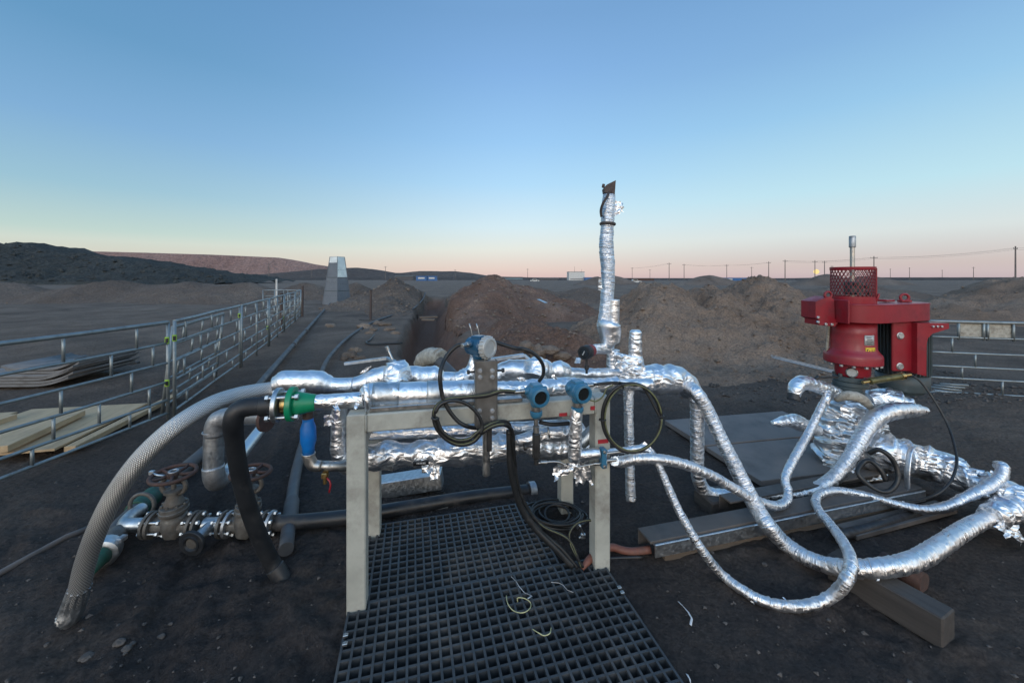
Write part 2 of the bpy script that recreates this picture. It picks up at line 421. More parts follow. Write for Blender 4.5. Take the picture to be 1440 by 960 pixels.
# ------------------------------------------------------------------ sky, sun, camera
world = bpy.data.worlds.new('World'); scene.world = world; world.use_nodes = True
wt = world.node_tree; wt.nodes.clear()
def wn(t, **k):
    x = wt.nodes.new(t)
    for a, b in k.items(): setattr(x, a, b)
    return x
def wl(a, b): wt.links.new(a, b)
def wmath(op, a, b=None):
    x = wn('ShaderNodeMath', operation=op)
    for i, q in enumerate((a, b)):
        if q is None: continue
        if isinstance(q, (int, float)): x.inputs[i].default_value = q
        else: wl(q, x.inputs[i])
    return x.outputs[0]
def wramp(fac, stops):
    x = wn('ShaderNodeValToRGB'); e = x.color_ramp.elements
    while len(e) < len(stops): e.new(.5)
    for q, (p, c) in zip(e, stops): q.position = p; q.color = c
    wl(fac, x.inputs[0]); return x.outputs[0]
def wmix(f, a, b):
    x = wn('ShaderNodeMix', data_type='RGBA')
    for i, q in ((0, f), (6, a), (7, b)):
        if isinstance(q, (int, float)): x.inputs[i].default_value = q
        elif isinstance(q, tuple): x.inputs[i].default_value = q
        else: wl(q, x.inputs[i])
    return x.outputs[2]
wtc = wn('ShaderNodeTexCoord').outputs['Generated']
wx = wn('ShaderNodeSeparateXYZ'); wl(wtc, wx.inputs[0])
el = wmath('ARCSINE', wx.outputs[2])                          # elevation, radians
ef = wmath('DIVIDE', el, PI/2)
def stops_el(lst): return [(a/90.0, lin(c)) for a, c in lst]
# the sky opposite the twilight: earth shadow, belt of Venus, then pale to deep blue
up_ = [(60, (104, 152, 205)), (90, (100, 148, 204))]
left = wramp(ef, stops_el([(0, (205, 190, 178)), (2, (214, 208, 192)), (3.9, (209, 219, 208)), (5, (191, 214, 208)), (9.4, (156, 196, 214)), (15.8, (129, 175, 215)), (24.1, (103, 155, 197)), (34, (94, 144, 190))]+up_))
mid = wramp(ef, stops_el([(0, (222, 192, 188)), (1.2, (232, 210, 200)), (4.3, (232, 235, 227)), (7.5, (217, 238, 246)), (13.6, (180, 222, 252)), (19.5, (157, 204, 246)), (28.3, (134, 180, 230)), (34.5, (121, 166, 214))]+up_))
right = wramp(ef, stops_el([(0, (196, 178, 183)), (.6, (205, 189, 190)), (1.6, (208, 194, 190)), (5.1, (218, 227, 226)), (10.1, (191, 228, 240)), (18.9, (153, 201, 235)), (25.7, (133, 179, 222)), (34, (118, 164, 211))]+up_))
hl = wmath('SQRT', wmath('ADD', wmath('MULTIPLY', wx.outputs[0], wx.outputs[0]), wmath('MULTIPLY', wx.outputs[1], wx.outputs[1])))
ax_ = wmath('DIVIDE', wx.outputs[0], wmath('MAXIMUM', hl, .02))
c1_ = wn('ShaderNodeMapRange', interpolation_type='SMOOTHSTEP'); wl(ax_, c1_.inputs[0]); c1_.inputs[1].default_value = -.12; c1_.inputs[2].default_value = .80
c2_ = wn('ShaderNodeMapRange', interpolation_type='SMOOTHSTEP'); wl(ax_, c2_.inputs[0]); c2_.inputs[1].default_value = .10; c2_.inputs[2].default_value = -.84
sky = wmix(c2_.outputs[0], wmix(c1_.outputs[0], mid, right), left)
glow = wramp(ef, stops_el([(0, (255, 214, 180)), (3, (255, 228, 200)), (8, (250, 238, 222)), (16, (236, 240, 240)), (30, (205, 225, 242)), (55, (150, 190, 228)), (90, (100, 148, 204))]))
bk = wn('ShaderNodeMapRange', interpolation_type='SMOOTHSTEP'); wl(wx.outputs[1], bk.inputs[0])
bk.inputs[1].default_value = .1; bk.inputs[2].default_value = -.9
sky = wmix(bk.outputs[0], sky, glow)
lowc = wn('ShaderNodeMapRange'); wl(wx.outputs[2], lowc.inputs[0]); lowc.inputs[1].default_value = -.02; lowc.inputs[2].default_value = -.001
sky = wmix(lowc.outputs[0], (.05, .042, .04, 1), sky)
st = wn('ShaderNodeMapRange'); wl(bk.outputs[0], st.inputs[0]); st.inputs[3].default_value = 1.0; st.inputs[4].default_value = 2.1  # out-of-view twilight sky behind the camera, strengthened to brighten the scene
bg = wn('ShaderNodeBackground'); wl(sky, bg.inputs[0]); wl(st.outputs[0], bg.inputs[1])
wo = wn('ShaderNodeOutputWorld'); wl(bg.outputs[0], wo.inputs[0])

sun = bpy.data.lights.new('sun', 'SUN'); sun.energy = .5; sun.angle = math.radians(25); sun.color = (1, .90, .80)
so = bpy.data.objects.new('sun', sun); COL.objects.link(so); so.location = (0, -5, 10)
so.rotation_euler = V((.25, 1, -.32)).to_track_quat('-Z', 'Y').to_euler()

cam = bpy.data.cameras.new('camera'); co = bpy.data.objects.new('camera', cam); COL.objects.link(co)
cam.sensor_width = 36; cam.lens = F/1440*36; cam.shift_y = -(480-CY)/1440
cam.clip_start = .05; cam.clip_end = 60000
co.location = (0, 0, H); co.rotation_euler = (PI/2, 0, 0); scene.camera = co
vs = scene.view_settings; vs.view_transform = 'Standard'; vs.look = 'None'; vs.exposure = 0; vs.gamma = 1; vs.use_curve_mapping = False
scene.render.engine = 'CYCLES'; scene.cycles.use_denoising = True; scene.cycles.max_bounces = 8
scene.cycles.sample_clamp_indirect = 4

# ------------------------------------------------------------------ ground
TR = [(-1.15, 6.3), (-1.3, 6.9), (-2.2, 10), (-3.3, 15), (-4.6, 22), (-5.7, 28), (-6.6, 32)]
def trench(x, y):
    """distance from the trench line, negative on its left (steep) side"""
    best = 9.0; side = 1
    for (ax, ay), (bx, by) in zip(TR, TR[1:]):
        dx, dy = bx-ax, by-ay; t = ((x-ax)*dx+(y-ay)*dy)/(dx*dx+dy*dy); t = max(0, min(1, t))
        d = math.hypot(x-ax-t*dx, y-ay-t*dy)
        if d < best: best = d; side = -1 if (dx*(y-ay)-dy*(x-ax)) > 0 else 1
    return best*side
def trench_cut(x, y):
    d = trench(x, y)+.10*fbm(x*2.2, y*2.2, 1.1, 3)
    if d < 0: return sm(-.70, -.45, d)
    return 1-max(0, min(1, (d-.25)/.95))**.8
def in_rect(x, y, c, ang, hw, hd, soft=.06):
    dx, dy = x-c[0], y-c[1]; u = dx*math.cos(ang)+dy*math.sin(ang); v = -dx*math.sin(ang)+dy*math.cos(ang)
    return (1-sm(hw-soft, hw, abs(u)))*(1-sm(hd-soft, hd, abs(v)))
GA = math.radians(14.5)
def gz(x, y):
    r = math.hypot(x, y)
    z = .0
    if r < 60:
        k = sm(3.0, 9, r)
        z += k*(.10*fbm(x*.18, y*.18, 3.3, 4)*sm(60, 30, r))
        a = .35+.65*sm(-.2, .35, nz(x*.7, y*.7, 8))
        if r < 25:
            z += a*.024*fbm(x*1.4, y*1.4, .5, 3)
            z += a*.034*(abs(nz(x*4.2, y*4.2, 2.2))-.25)+a*.020*fbm(x*12, y*12, 6.1, 3)+a*.022*max(0, nz(x*8+3, y*8, 4)-.05)
    if r < 14 and x < 0:          # wheel ruts beside the ground pipe
        for x0 in (-1.55, -3.45):
            u = x-(x0-.42*(y-1.6)); 
            if abs(u) < .3:
                w_ = .11+.03*nz(y*1.3, x0); k = 1-sm(w_*.7, w_*1.25, abs(u))
                z += -.022*k*(.6+.6*nz(y*.9, x0*3))+.010*k*math.sin((y+abs(u)*.7)*62)*sm(-.1, .4, nz(y*.8, x0, 7))+.012*(sm(w_*.9, w_*1.3, abs(u))-sm(w_*1.4, w_*2.2, abs(u)))
    if 4 < y < 36 and -9 < x < 1.5:
        z -= 1.05*trench_cut(x, y)
    if 1 < y < 4 and 2 < x < 4:
        d = math.hypot((x-2.78)/.40, (y-2.86)/.20)+.25*fbm(x*3, y*3, 2, 3)
        z -= .38*sm(1.05, .75, d)
    if r < 4 and y > .5:
        z -= .085*in_rect(x, y, (-.02, 1.56), GA, .66, .62)+.0
        z -= .085*in_rect(x, y, (-.30, 2.20), GA, .56, .33)*(1-in_rect(x, y, (-.02, 1.56), GA, .66, .62))
    return z
mb = MB()
angs = []
a = -180.0
while a < 180:
    angs.append(a); aa = abs(a)
    a += .42 if aa < 60 else (1.0 if aa < 72 else 6.0)
na = len(angs)
radii = [.25]
while radii[-1] < 9000: radii.append(radii[-1]*(1.0115 if .8 < radii[-1] < 9 else (1.02 if radii[-1] < 40 else 1.10)))
nr = len(radii)
mb.v.append(V((0, 0, gz(0, 0))))
for r in radii:
    for a in angs:
        x, y = r*math.sin(math.radians(a)), r*math.cos(math.radians(a))
        mb.v.append(V((x, y, gz(x, y) if abs(a) < 75 or r < 3 else 0)))
for k in range(nr-1):
    for i in range(na):
        j = (i+1) % na
        mb.face((1+k*na+i, 1+k*na+j, 1+(k+1)*na+j, 1+(k+1)*na+i))
for i in range(na): mb.face((0, 1+(i+1) % na, 1+i))
single('ground', mb, M['ground'], kind='structure')

def on_ground(px, py):
    p = G(px, py); return V((p.x, p.y, gz(p.x, p.y)))

def mound(name, peaks, x0, x1, y0, y1, res, mat, amp=.12, f=.9, lab=None, fine=.03, rub=500, rs=.03):
    """peaks: (cx, cy, h, rx, ry, rot)"""
    nx, ny = int((x1-x0)/res)+1, int((y1-y0)/res)+1
    mb = MB()
    for j in range(ny):
        for i in range(nx):
            x, y = x0+(x1-x0)*i/(nx-1), y0+(y1-y0)*j/(ny-1)
            wx_ = x+.35/f*.5*nz(x*f*.8, y*f*.8, 11); wy_ = y+.35/f*.5*nz(x*f*.8, y*f*.8, 17)
            z = 0.0; q = 4.0
            for (cx, cy, h, rx, ry, rot) in peaks:
                dx, dy = wx_-cx, wy_-cy; u = (dx*math.cos(rot)+dy*math.sin(rot))/rx; v = (-dx*math.sin(rot)+dy*math.cos(rot))/ry
                d = math.hypot(u, v)
                pr = max(0.0, 1-d) if d > .18 else .82-.0+.18*(1-(d/.18)**2)*.5+0
                if d <= .18: pr = .82+.09*(1-(d/.18)**2)*1.0
                z += (h*pr/.91)**q
            z = z**(1/q)
            e = min(1, z*2.2)
            n1 = fbm(x*f, y*f, 2.5, 5); n2 = fbm(x*f*5, y*f*5, 8.5, 4)
            z += e*(amp*n1+fine*n2+fine*1.6*(.5-abs(nz(x*f*2.3, y*f*2.3, 31)))+fine*.5*abs(nz(x*f*9, y*f*9, 5)))
            ed = min(i, nx-1-i, j, ny-1-j)
            z -= .10
            if -9 < x < 1.5 and 4 < y < 36: z -= 2.2*sm(.15, .75, trench_cut(x, y))
            if ed == 0: z = -.6 if z < .3 else z
            mb.v.append(V((x, y, z)))
    for j in range(ny-1):
        for i in range(nx-1):
            q = (j*nx+i, j*nx+i+1, (j+1)*nx+i+1, (j+1)*nx+i)
            if max(mb.v[k].z for k in q) > -.06: mb.face(q)
    good = [k for k in range(nx*ny) if mb.v[k].z > -.02]
    for k in range(rub):
        p = mb.v[rnd.choice(good)]; RUB.append((p+V((rnd.uniform(-res, res), rnd.uniform(-res, res), 0)), rs*(.35+rnd.random()**4*2.2)))
    return single(name, mb, mat, kind='structure')
RUB = []
# the big mound right of the rig
mound('dirt_mound', [(3.2, 6.9, .22, 2.6, 1.7, 0), (5.6, 6.6, .2, 2.6, 1.6, .2), (3.45, 9.5, 1.55, 2.4, 3.0, 0), (4.9, 9.5, 1.32, 2.4, 2.8, .3), (6.75, 10.5, 1.66, 2.6, 3.2, 0), (5.2, 8.4, .75, 3.0, 2.0, 0), (5.5, 10.2, 1.15, 2.4, 2.8, 0)],
      .2, 9.9, 5.2, 14.5, .06, M['mound'], .20, .85, fine=.10, rub=2600, rs=.022)
# lower heaps behind the rig, at the trench lip
mound('dirt_mound', [(.55, 8.4, .80, 1.6, 1.9, 0), (1.35, 7.6, .55, 1.4, 1.4, 0), (-.05, 9.6, .55, 1.1, 2.2, .3), (.05, 8.0, .5, .9, 1.4, 0), (2.2, 9.5, .5, 1.5, 1.5, 0)], -1.5, 4.2, 5.6, 12.4, .05, M['mound_red'], .15, 1.2, fine=.08, rub=1100, rs=.02)
mound('dirt_mound', [(-.95, 17.2, 1.84, 3.0, 4.2, 0), (.9, 17.6, 1.2, 3.6, 3.6, 0), (-1.0, 14.8, .7, 1.6, 3.0, .1), (-1.5, 19, 1.0, 2.0, 3.0, .2)], -4.6, 6.0, 11.5, 23, .10, M['mound_red'], .18, .6, fine=.09, rub=1400, rs=.035)
mound('dirt_mound', [(-6.9, 22.5, 1.62, 2.7, 4.2, .2), (-8.2, 21.0, .7, 2.2, 3, 0), (-6.0, 19.0, .8, 1.4, 3.5, .3)], -11.5, -3.8, 15.5, 28, .12, M['mound_far'], .18, .6, fine=.09, rub=700, rs=.04)
mound('dirt_mound', [(1.5, 27, 1.05, 4.5, 3.5, 0), (5.2, 27.5, 1.15, 3.5, 3.2, 0), (-2.5, 28, .9, 4, 3, 0)], -8, 10.5, 22.5, 32.5, .2, M['mound_far'], .2, .4, fine=.06)
mound('dirt_mound', [(-12.2, 29.5, 1.3, 2.6, 2.4, 0), (-16.4, 31, 1.35, 3.2, 3, 0), (-9, 31, 1.2, 3, 2.5, 0)], -21, -5, 26, 35.5, .18, M['mound_far'], .2, .5, fine=.06)
mound('earth_bank', [(-34-6, 29, 1.55, 9, 4.2, .03), (-29, 28.2, 1.5, 8, 4.2, .03), (-24, 28.4, 1.45, 6, 4.4, 0), (-19.4, 27.8, 1.35, 4.4, 4.0, 0), (-50, 30, 1.7, 10, 5, 0)], -62, -14, 22.5, 36, .2, M['mound_far'], .18, .35, fine=.06)
mound('dirt_mound', [(20.5, 15.4, 1.75, 4.4, 4.0, 0), (25, 16.5, 2.0, 5, 4.4, 0), (17.3, 15.2, .8, 2.6, 2.8, 0)], 13.4, 30, 10.4, 21.6, .14, M['mound'], .18, .6, fine=.08, rub=800, rs=.035)
mound('dirt_mound', [(13, 27, .9, 6, 3.4, .1), (21, 30, .95, 7, 3, 0), (29, 33, 1.1, 8, 4, 0)], 5, 42, 22, 39, .25, M['mound_far'], .25, .3, fine=.06)
mound('dirt_mound', [(70, 86, 2.6, 9, 6, 0), (47, 92, 2.3, 10, 6, 0), (88, 95, 2.2, 12, 7, 0), (26, 98, 2.4, 7, 5, 0), (20, 92, 2.2, 6, 5, 0)], 8, 105, 76, 106, .9, M['mound_far'], .3, .12, fine=.1)

def ridge(name, sil, depth, back, mat, n=220, rough=1.0, foot_z=0.0, seed=0, fold=0.0, rub=0, rs=1):
    """a long hill: crest heights follow sil [(px, py)] at the given distance; slopes down in front and behind"""
    mb = MB(); rows = 26
    for j in range(rows+1):
        t = j/rows
        for i in range(n+1):
            px = sil[0][0]+(sil[-1][0]-sil[0][0])*i/n
            for (a, ya), (b, yb) in zip(sil, sil[1:]):
                if a <= px <= b: py = ya+(yb-ya)*((px-a)/(b-a)); break
            zc = H+(CY-py)*depth/F
            x = (px-CX)*depth/F
            s_ = t/.62
            if t <= .62:
                k = s_; prof = k**(.9)
            else:
                prof = 1-.06*((t-.62)/.38)
            y = depth+back*(t-.62)
            if fold: prof = min(1, prof*(1+fold*nz(x/depth*60+seed, t*.8, 3)*max(0, (.6-t)/.6)))
            zz = (zc-foot_z)*prof+foot_z
            zz += rough*depth*.0016*fbm(x/depth*30+seed, y/depth*30, 1, 5)*(1 if 0 < t < .63 else .6)*(.3 if fold and t > .55 else 1)
            mb.v.append(V((x, y, zz-(2 if j == 0 else 0))))
    w = n+1
    for j in range(rows):
        for i in range(n): mb.face((j*w+i, j*w+i+1, (j+1)*w+i+1, (j+1)*w+i))
    for k in range(rub):
        j = rnd.randrange(2, 16); i = int(rnd.random()**1.3*n); RUB.append((mb.v[j*w+i]+V((rnd.uniform(-.4, .4), rnd.uniform(-.6, .6), 0)), rs*(.4+rnd.random()**4*2.2)))
    return single(name, mb, mat, kind='structure')
ridge('spoil_heap', [(-260, 356), (-90, 353), (-20, 347), (25, 340), (45, 346), (75, 355), (135, 358), (200, 369), (250, 378), (300, 385), (330, 387), (350, 392), (372, 395)], 120, 46, M['spoil'], 420, 6.0, rub=1500, rs=.38)
ridge('mesa', [(40, 386), (96, 376), (108, 357), (122, 353), (200, 355), (300, 358), (390, 362), (410, 365), (432, 370), (452, 373), (470, 381), (490, 387)], 1500, 200, M['mesa'], 420, .25, fold=.6)
ridge('hills', [(330, 389), (400, 383), (440, 379), (475, 377), (500, 376), (520, 379), (545, 384), (565, 383.5), (590, 381), (640, 381.5), (662, 383.5), (690, 388.5), (745, 390), (800, 390.4)], 800, 260, M['hill'], 300, .5)
ridge('plain', [(-400, 390), (400, 390), (760, 390.2), (900, 391), (1150, 391.5), (1250, 390), (1500, 390), (1900, 389)], 420, 220, M['hill'], 300, .35)

# ------------------------------------------------------------------ far things
mb = MB(); c = P(1148, 382, 20000); bm_ = bmesh.new(); bmesh.ops.create_uvsphere(bm_, u_segments=32, v_segments=16, radius=125)
bm_.verts.index_update()
for v in bm_.verts: mb.v.append(c+v.co)
for f in bm_.faces: mb.face([v.index for v in f.verts])
bm_.free()
n = N('moonlight'); n.set(Base_Color=(.02, .02, .02, 1), Emission_Color=lin((255, 226, 150)), Emission_Strength=1.05, Roughness=1)
single('moon', mb, n.m, 'pale yellow full moon low over the horizon behind a utility pole', 'moon')

def make_pole(h=10.0, arm=2.2):
    t = thing('utility_pole', (0, 0, 0), 'slim utility pole with a crossarm on the distant plain', 'utility pole', 'utility poles along the horizon')
    m = MB(); m.cyl((0, 0, -1), (0, 0, h), .20, .14, 8); part('pole', m, M['pole_wood'], t)
    m = MB(); m.beam((-arm/2, 0, h-.7), (arm/2, 0, h-.7), .12, .14, bev=0)
    for x in (-arm/2+.1, 0, arm/2-.1): m.cyl((x, 0, h-.64), (x, 0, h-.35), .05, seg=6)
    part('crossarm', m, M['pole_wood'], t)
    return t
poles = [(1081, 366), (1104, 363), (1146, 364), (1159.5, 365), (1170, 373), (1229, 357), (1252, 378), (1279, 376), (1325, 380), (1369, 375), (1428, 346),
         (742, 378), (889, 376), (914, 379), (941, 368), (962, 370), (1022, 371), (1057, 375), (378, 368), (438, 379), (488, 378), (542, 374), (588, 382), (640, 379)]
special = {1428: 'tallest and nearest utility pole at the far right above the tube fence', 1229: 'utility pole rising directly behind the red mesh guard of the drive head',
           1146: 'utility pole standing right in front of the moon', 1159.5: 'utility pole just right of the moon', 742: 'lone utility pole left of the long white building'}
proto = None; ptop = {}
for i, (px, ty) in enumerate(poles):
    z_ = 10*F/(394-ty) if px != 1428 else 127
    hh = 10.0 if px != 1428 else 12.2
    if proto is None: proto = make_pole(); o = proto
    else: o = copy_tree(proto)
    o.location = V(((px-CX)*z_/F, z_, 0)); s_ = hh/10; o.scale = (s_, s_, s_)
    o.rotation_euler.z = rnd.uniform(-.5, .5)
    if px in special: o['label'] = special[px]
    ptop[px] = V((o.location.x, z_, hh*.95))
def wire(a, b, sag, label):
    m = MB(); pts = []
    for i in range(9):
        t = i/8; q = a.lerp(b, t); q.z -= sag*4*t*(1-t); pts.append(q)
    m.tube(pts, .022, 5, 4, None)
    single('power_line', m, M['wire'], label, 'power line', 'power lines strung between the far poles')
off_r = V((210, 118, 12.5))
up = V((0, 0, .35))
for k, (dx, dz) in enumerate(((-1.0, 0), (1.0, 0), (0, -.55))):
    e = V((dx, 0, dz))
    wire(ptop[1428]+e, off_r+e, .5, 'thin power line running out of the frame from the tallest right pole')
    wire(ptop[1229]+e, ptop[1428]+e, .9, 'thin power line sagging between the drive head pole and the tallest right pole')
    wire(ptop[1104]+e, ptop[1229]+e, .8, 'thin power line sagging over the red machine toward the moonlit poles')
    if k < 2:
        wire(ptop[1022]+e, ptop[1081]+e, .5, 'thin power line between two far poles left of the moon')
        wire(ptop[962]+e, ptop[1022]+e, .6, 'thin power line over the big mound toward the blue shed')
        wire(ptop[941]+e, ptop[889]+e, .6, 'thin power line right of the tall foil pipe on the horizon')

def far_box(name, px0, px1, ty, by, d, depth, mat, label, cat, extra=None, group=None):
    x0, x1 = (px0-CX)*d/F, (px1-CX)*d/F; h = (by-ty)*d/F
    t = thing(name, ((x0+x1)/2, d, 0), label, cat, group)
    z0 = H-(by-CY)*d/F
    m = MB(); m.box(((x0+x1)/2, d+depth/2, (z0+h-.4)/2-.2), (x1-x0, depth, z0+h+.4), bev=.02); part('wall', m, mat, t)
    m = MB(); m.box(((x0+x1)/2, d+depth/2, z0+h-.1+.06), (x1-x0+.3, depth+.3, .22), bev=.02); part('roof', m, M['pale_blue_steel'] if mat is not M['blue_steel'] else M['blue_steel'], t)
    for (a, b, ya, yb, mt, nm) in (extra or []):
        m = MB(); xa, xb = (a-CX)*d/F, (b-CX)*d/F; za, zb = H-(yb-CY)*d/F, H-(ya-CY)*d/F
        m.box(((xa+xb)/2, d-.03, (za+zb)/2), (xb-xa, .08, zb-za), bev=0); part(nm, m, mt, t)
    return t
far_box('site_container', 585, 600, 388, 395, 230, 3, M['blue_steel'], 'blue container with white lettering on the horizon, the left of a pair', 'container', [(588, 597, 390, 392, M['white_paint'], 'lettering')])
far_box('site_container', 601, 614, 388, 395, 231, 3, M['blue_steel'], 'blue container with white lettering on the horizon, the right of a pair', 'container', [(603, 611, 390, 392, M['white_paint'], 'lettering')])
far_box('site_shed', 556, 581, 388, 395, 260, 6, M['dark_build'], 'dark low shed just left of the pair of blue containers', 'shed')
far_box('long_shed', 699, 735, 391, 396, 300, 12, M['pale_blue_steel'], 'long pale blue shed far behind the reddish heap', 'shed')
far_box('site_shed', 758, 785, 391, 395.5, 290, 8, M['dark_build'], 'dark low shed left of the white building', 'shed')
t = far_box('site_building', 800, 822, 382, 396, 280, 10, M['white_paint'], 'white block building with roof masts on the horizon', 'building', [(802, 820, 392, 393, M['dark_build'], 'window')])
m = MB(); q = P(808, 382, 284); m.cyl(q, q+V((0, 0, 4)), .12, .06, 6); q = P(818, 383, 284); m.cyl(q, q+V((0, 0, 2.5)), .1, .06, 6); part('mast', m, M['pole_wood'], t)
far_box('long_shed', 822, 845, 390, 396, 276, 8, M['blue_steel'], 'low dark blue shed between the white building and the foil vent pipe', 'shed')
far_box('site_shed', 888, 920, 391, 396, 250, 8, M['rust'], 'low rust brown shed beside the utility poles', 'shed')
far_box('long_shed', 1000, 1056, 390.5, 396, 240, 9, M['blue_steel'], 'long blue shed behind the crest of the big mound', 'shed', [(1006, 1030, 392, 393.5, M['white_paint'], 'lettering')])
# pick-ups
def car(px, by, d, mat, label):
    x = (px-CX)*d/F; z = H-(by-CY)*d/F
    t = thing('parked_car', (x, d, z), label, 'car')
    m = MB(); m.prism([(x-2.3, d-.9, z+.35), (x+2.3, d-.9, z+.35), (x+2.3, d-.9, z+.9), (x+1.2, d-.9, z+1.0), (x+.6, d-.9, z+1.6), (x-.9, d-.9, z+1.6), (x-1.3, d-.9, z+1.0), (x-2.3, d-.9, z+.95)], (0, 1.8, 0)); part('body', m, mat, t)
    for xx in (-1.45, 1.45):
        m = MB(); m.cyl((x+xx, d-.95, z+.35), (x+xx, d-.7, z+.35), .36, seg=14); part('wheel', m, M['rubber'], t)
    m = MB(); m.prism([(x+.95, d-.92, z+1.03), (x+.5, d-.92, z+1.5), (x-.8, d-.92, z+1.5), (x-1.05, d-.92, z+1.03)], (0, .015, 0)); part('window', m, M['screen'], t)
car(869, 399.5, 120, M['white_paint'], 'white car parked on the plain just right of the tall foil pipe')
car(893, 398.5, 150, M['white_paint'], 'white car parked on the plain farther right of the foil pipe')
car(752, 396.4, 200, M['white_paint'], 'tiny white car by the dark low shed')

# tapered sheet metal tower at the end of the ground pipe
b0 = G(470, 428); t = thing('sheet_metal_tower', (b0.x, b0.y, 0), 'tapered grey sheet metal tower with bright zinc top at the ground pipe end', 'tower')
th = 3.02
def tower_pts(k, grow=0.0):   # k 0..1 up
    hw = (.83*(1-k)+.42*k)+grow; c0 = V((b0.x-.10+.02*k, b0.y+.6, th*k)); a = math.radians(25)
    return [c0+V((math.cos(a+PI/2*i-PI/2)*hw, math.sin(a+PI/2*i-PI/2)*hw, 0)) for i in range(4)]
def tower_band(k0, k1, faces, grow, cap=False):
    m = MB(); A, B = tower_pts(k0, grow), tower_pts(k1, grow)
    for i in faces:
        j = (i+1) % 4; o = len(m.v); m.v += [A[i], A[j], B[j], B[i]]; m.face((o, o+1, o+2, o+3), None, False)
    if cap: o = len(m.v); m.v += B; m.face((o, o+1, o+2, o+3), None, False)
    return m
part('cladding', tower_band(-.02, 1, (0, 1, 2, 3), 0, True), M['zinc_grey'], t)
part('zinc_panel', tower_band(.56, .995, (0,), .006), M['zinc_bright'], t, 'bright zinc upper panel on the right face')
part('zinc_panel', tower_band(.87, .995, (3,), .006), M['zinc_bright'], t, 'bright zinc strip at the top of the left face')
m = MB(); A, B = tower_pts(0, .01), tower_pts(1, .01)
for i in range(4): m.cyl(A[i], B[i], .018, seg=8)
part('corner_seam', m, M['zinc_grey'], t)
for kk in (.28, .56):
    m = MB(); q_ = tower_pts(kk, .008)
    for i in range(4): m.beam(q_[i], q_[(i+1) % 4], .012, .035, bev=0)
    part('panel_seam', m, M['motor'], t)
for i, kk in ((0, .12), (0, .42), (3, .18), (3, .46), (0, .72)):
    q_ = tower_pts(kk, .004); m = MB()
    for u in (.12, .3, .5, .7, .88):
        c_ = q_[i].lerp(q_[(i+1) % 4], u); m.box(c_, (.03, .03, .03), None, .004)
    part('rivet_row', m, M['motor'], t)

# ------------------------------------------------------------------ fences
def fence_panel(a, b, rails, stays, label, h_post=None, posts=(0, 1), lean=0.0, r_top=.022, group='tube fence panels', tape=()):
    a, b = V(a), V(b); d = (b-a); L = d.length; d.normalize(); side = V((-d.y, d.x, 0))
    t = thing('fence_panel', (a.x, a.y, 0), label, 'fence', group)
    def q(u, z): return a+d*(u*L)+V((0, 0, z))+side*(lean*z)
    for i, z in enumerate(rails):
        m = MB(); m.tube([q(0, z), q(.25, z-.004), q(.5, z+.003), q(.75, z-.003), q(1, z)], r_top if i == 0 else .0145, 9, .25); part('rail', m, M['fence'], t)
    for (i, u) in stays:
        m = MB(); m.tube([q(u, rails[i]), q(u, rails[i+1])], .0125, 8, .2, spline=False); part('stay', m, M['fence'], t)
    for u in posts:
        m = MB(); m.tube([q(u, -.06), q(u, rails[0]+.012)], .018, 9, .2, spline=False); part('post', m, M['fence'], t)
    for (u, z) in tape:
        c = q(u, z); m = MB(); m.cyl(c-V((0, 0, .04)), c+V((0, 0, .04)), .022, seg=10); part('reflector', m, M['lime'], t)
        m = MB(); m.box(c+V((.016, -.021, .0)), (.030, .012, .05), bev=.002); part('reflector', m, M['rubber'], t, 'black half of the lime reflector')
    return t
R6 = [1.13, .885, .655, .43, .22, .065]
ST = [(0, .12), (1, .30), (2, .10), (3, .33), (4, .13), (0, .46), (1, .62), (2, .52), (3, .72), (4, .50), (0, .80), (2, .88), (4, .84), (1, .93)]
fence_panel((-4.04, .75, 0), (-4.05, 4.52, 0), R6, [(0, .72), (0, .90), (1, .83), (1, .95), (2, .715), (2, .885), (3, .80), (3, .938), (4, .66), (4, .88), (4, .94), (3, .70), (0, .4), (1, .5), (2, .45)],
            'nearest tube fence panel, with the plywood and sheet stack behind it', tape=((.997, .92), (.997, .42)))
fence_panel((-4.06, 4.62, 0), (-5.12, 7.22, 0), R6, ST, 'second tube fence panel from the near left, with lime reflectors at both ends', tape=((.0, .93), (.99, .95)))
fence_panel((-4.30, 4.72, 0), (-5.05, 6.55, 0), [1.04, .82, .61, .40, .21, .07], [(i, u+.06 if u < .9 else .9) for i, u in ST], 'doubled tube fence panel leaning behind the second panel', lean=-.10)
prev = V((-5.14, 7.3, 0))
for k, (x, y) in enumerate(((-6.1, 9.6), (-7.08, 11.9), (-8.1, 14.3), (-9.15, 16.6))):
    fence_panel(prev, (x, y, 0), R6, ST if k < 2 else ST[:8], ['tube fence panel just beyond the doubled one, with a lime reflector low on its end', 'tube fence panel ending at the first brown post', 'tube fence panel between the two brown posts', 'farthest tube fence panel, ending at the corner before the tower'][k],
                posts=(0, .5, 1), tape=((.97, .42),) if k < 2 else ())
    prev = V((x, y+.06, 0))
fence_panel((-9.2, 16.75, 0), (-10.7, 16.5, 0), R6, ST[:10], 'tube fence panel turned across at the far corner, left of the tower', posts=(0, .35, .7, 1))
for (px, by, hh, lab) in ((395, 467, 1.17, 'brown steel post in the fence line, the nearer of two'), (425, 446, 1.3, 'brown steel post in the fence line, the farther of two'), (521, 450, 1.16, 'lone brown steel post beside the curving grey hose')):
    p = G(px, by); m = MB(); m.cyl((p.x, p.y, -.2), (p.x+.02, p.y, hh), .045, .042, 10); m.lathe((p.x+.02, p.y, hh), (0, 0, 1), [(.05, 0), (.05, .02), (.02, .03)], 10)
    single('steel_post', m, M['rust_brown'], lab, 'post')
p = G(474, 409); 
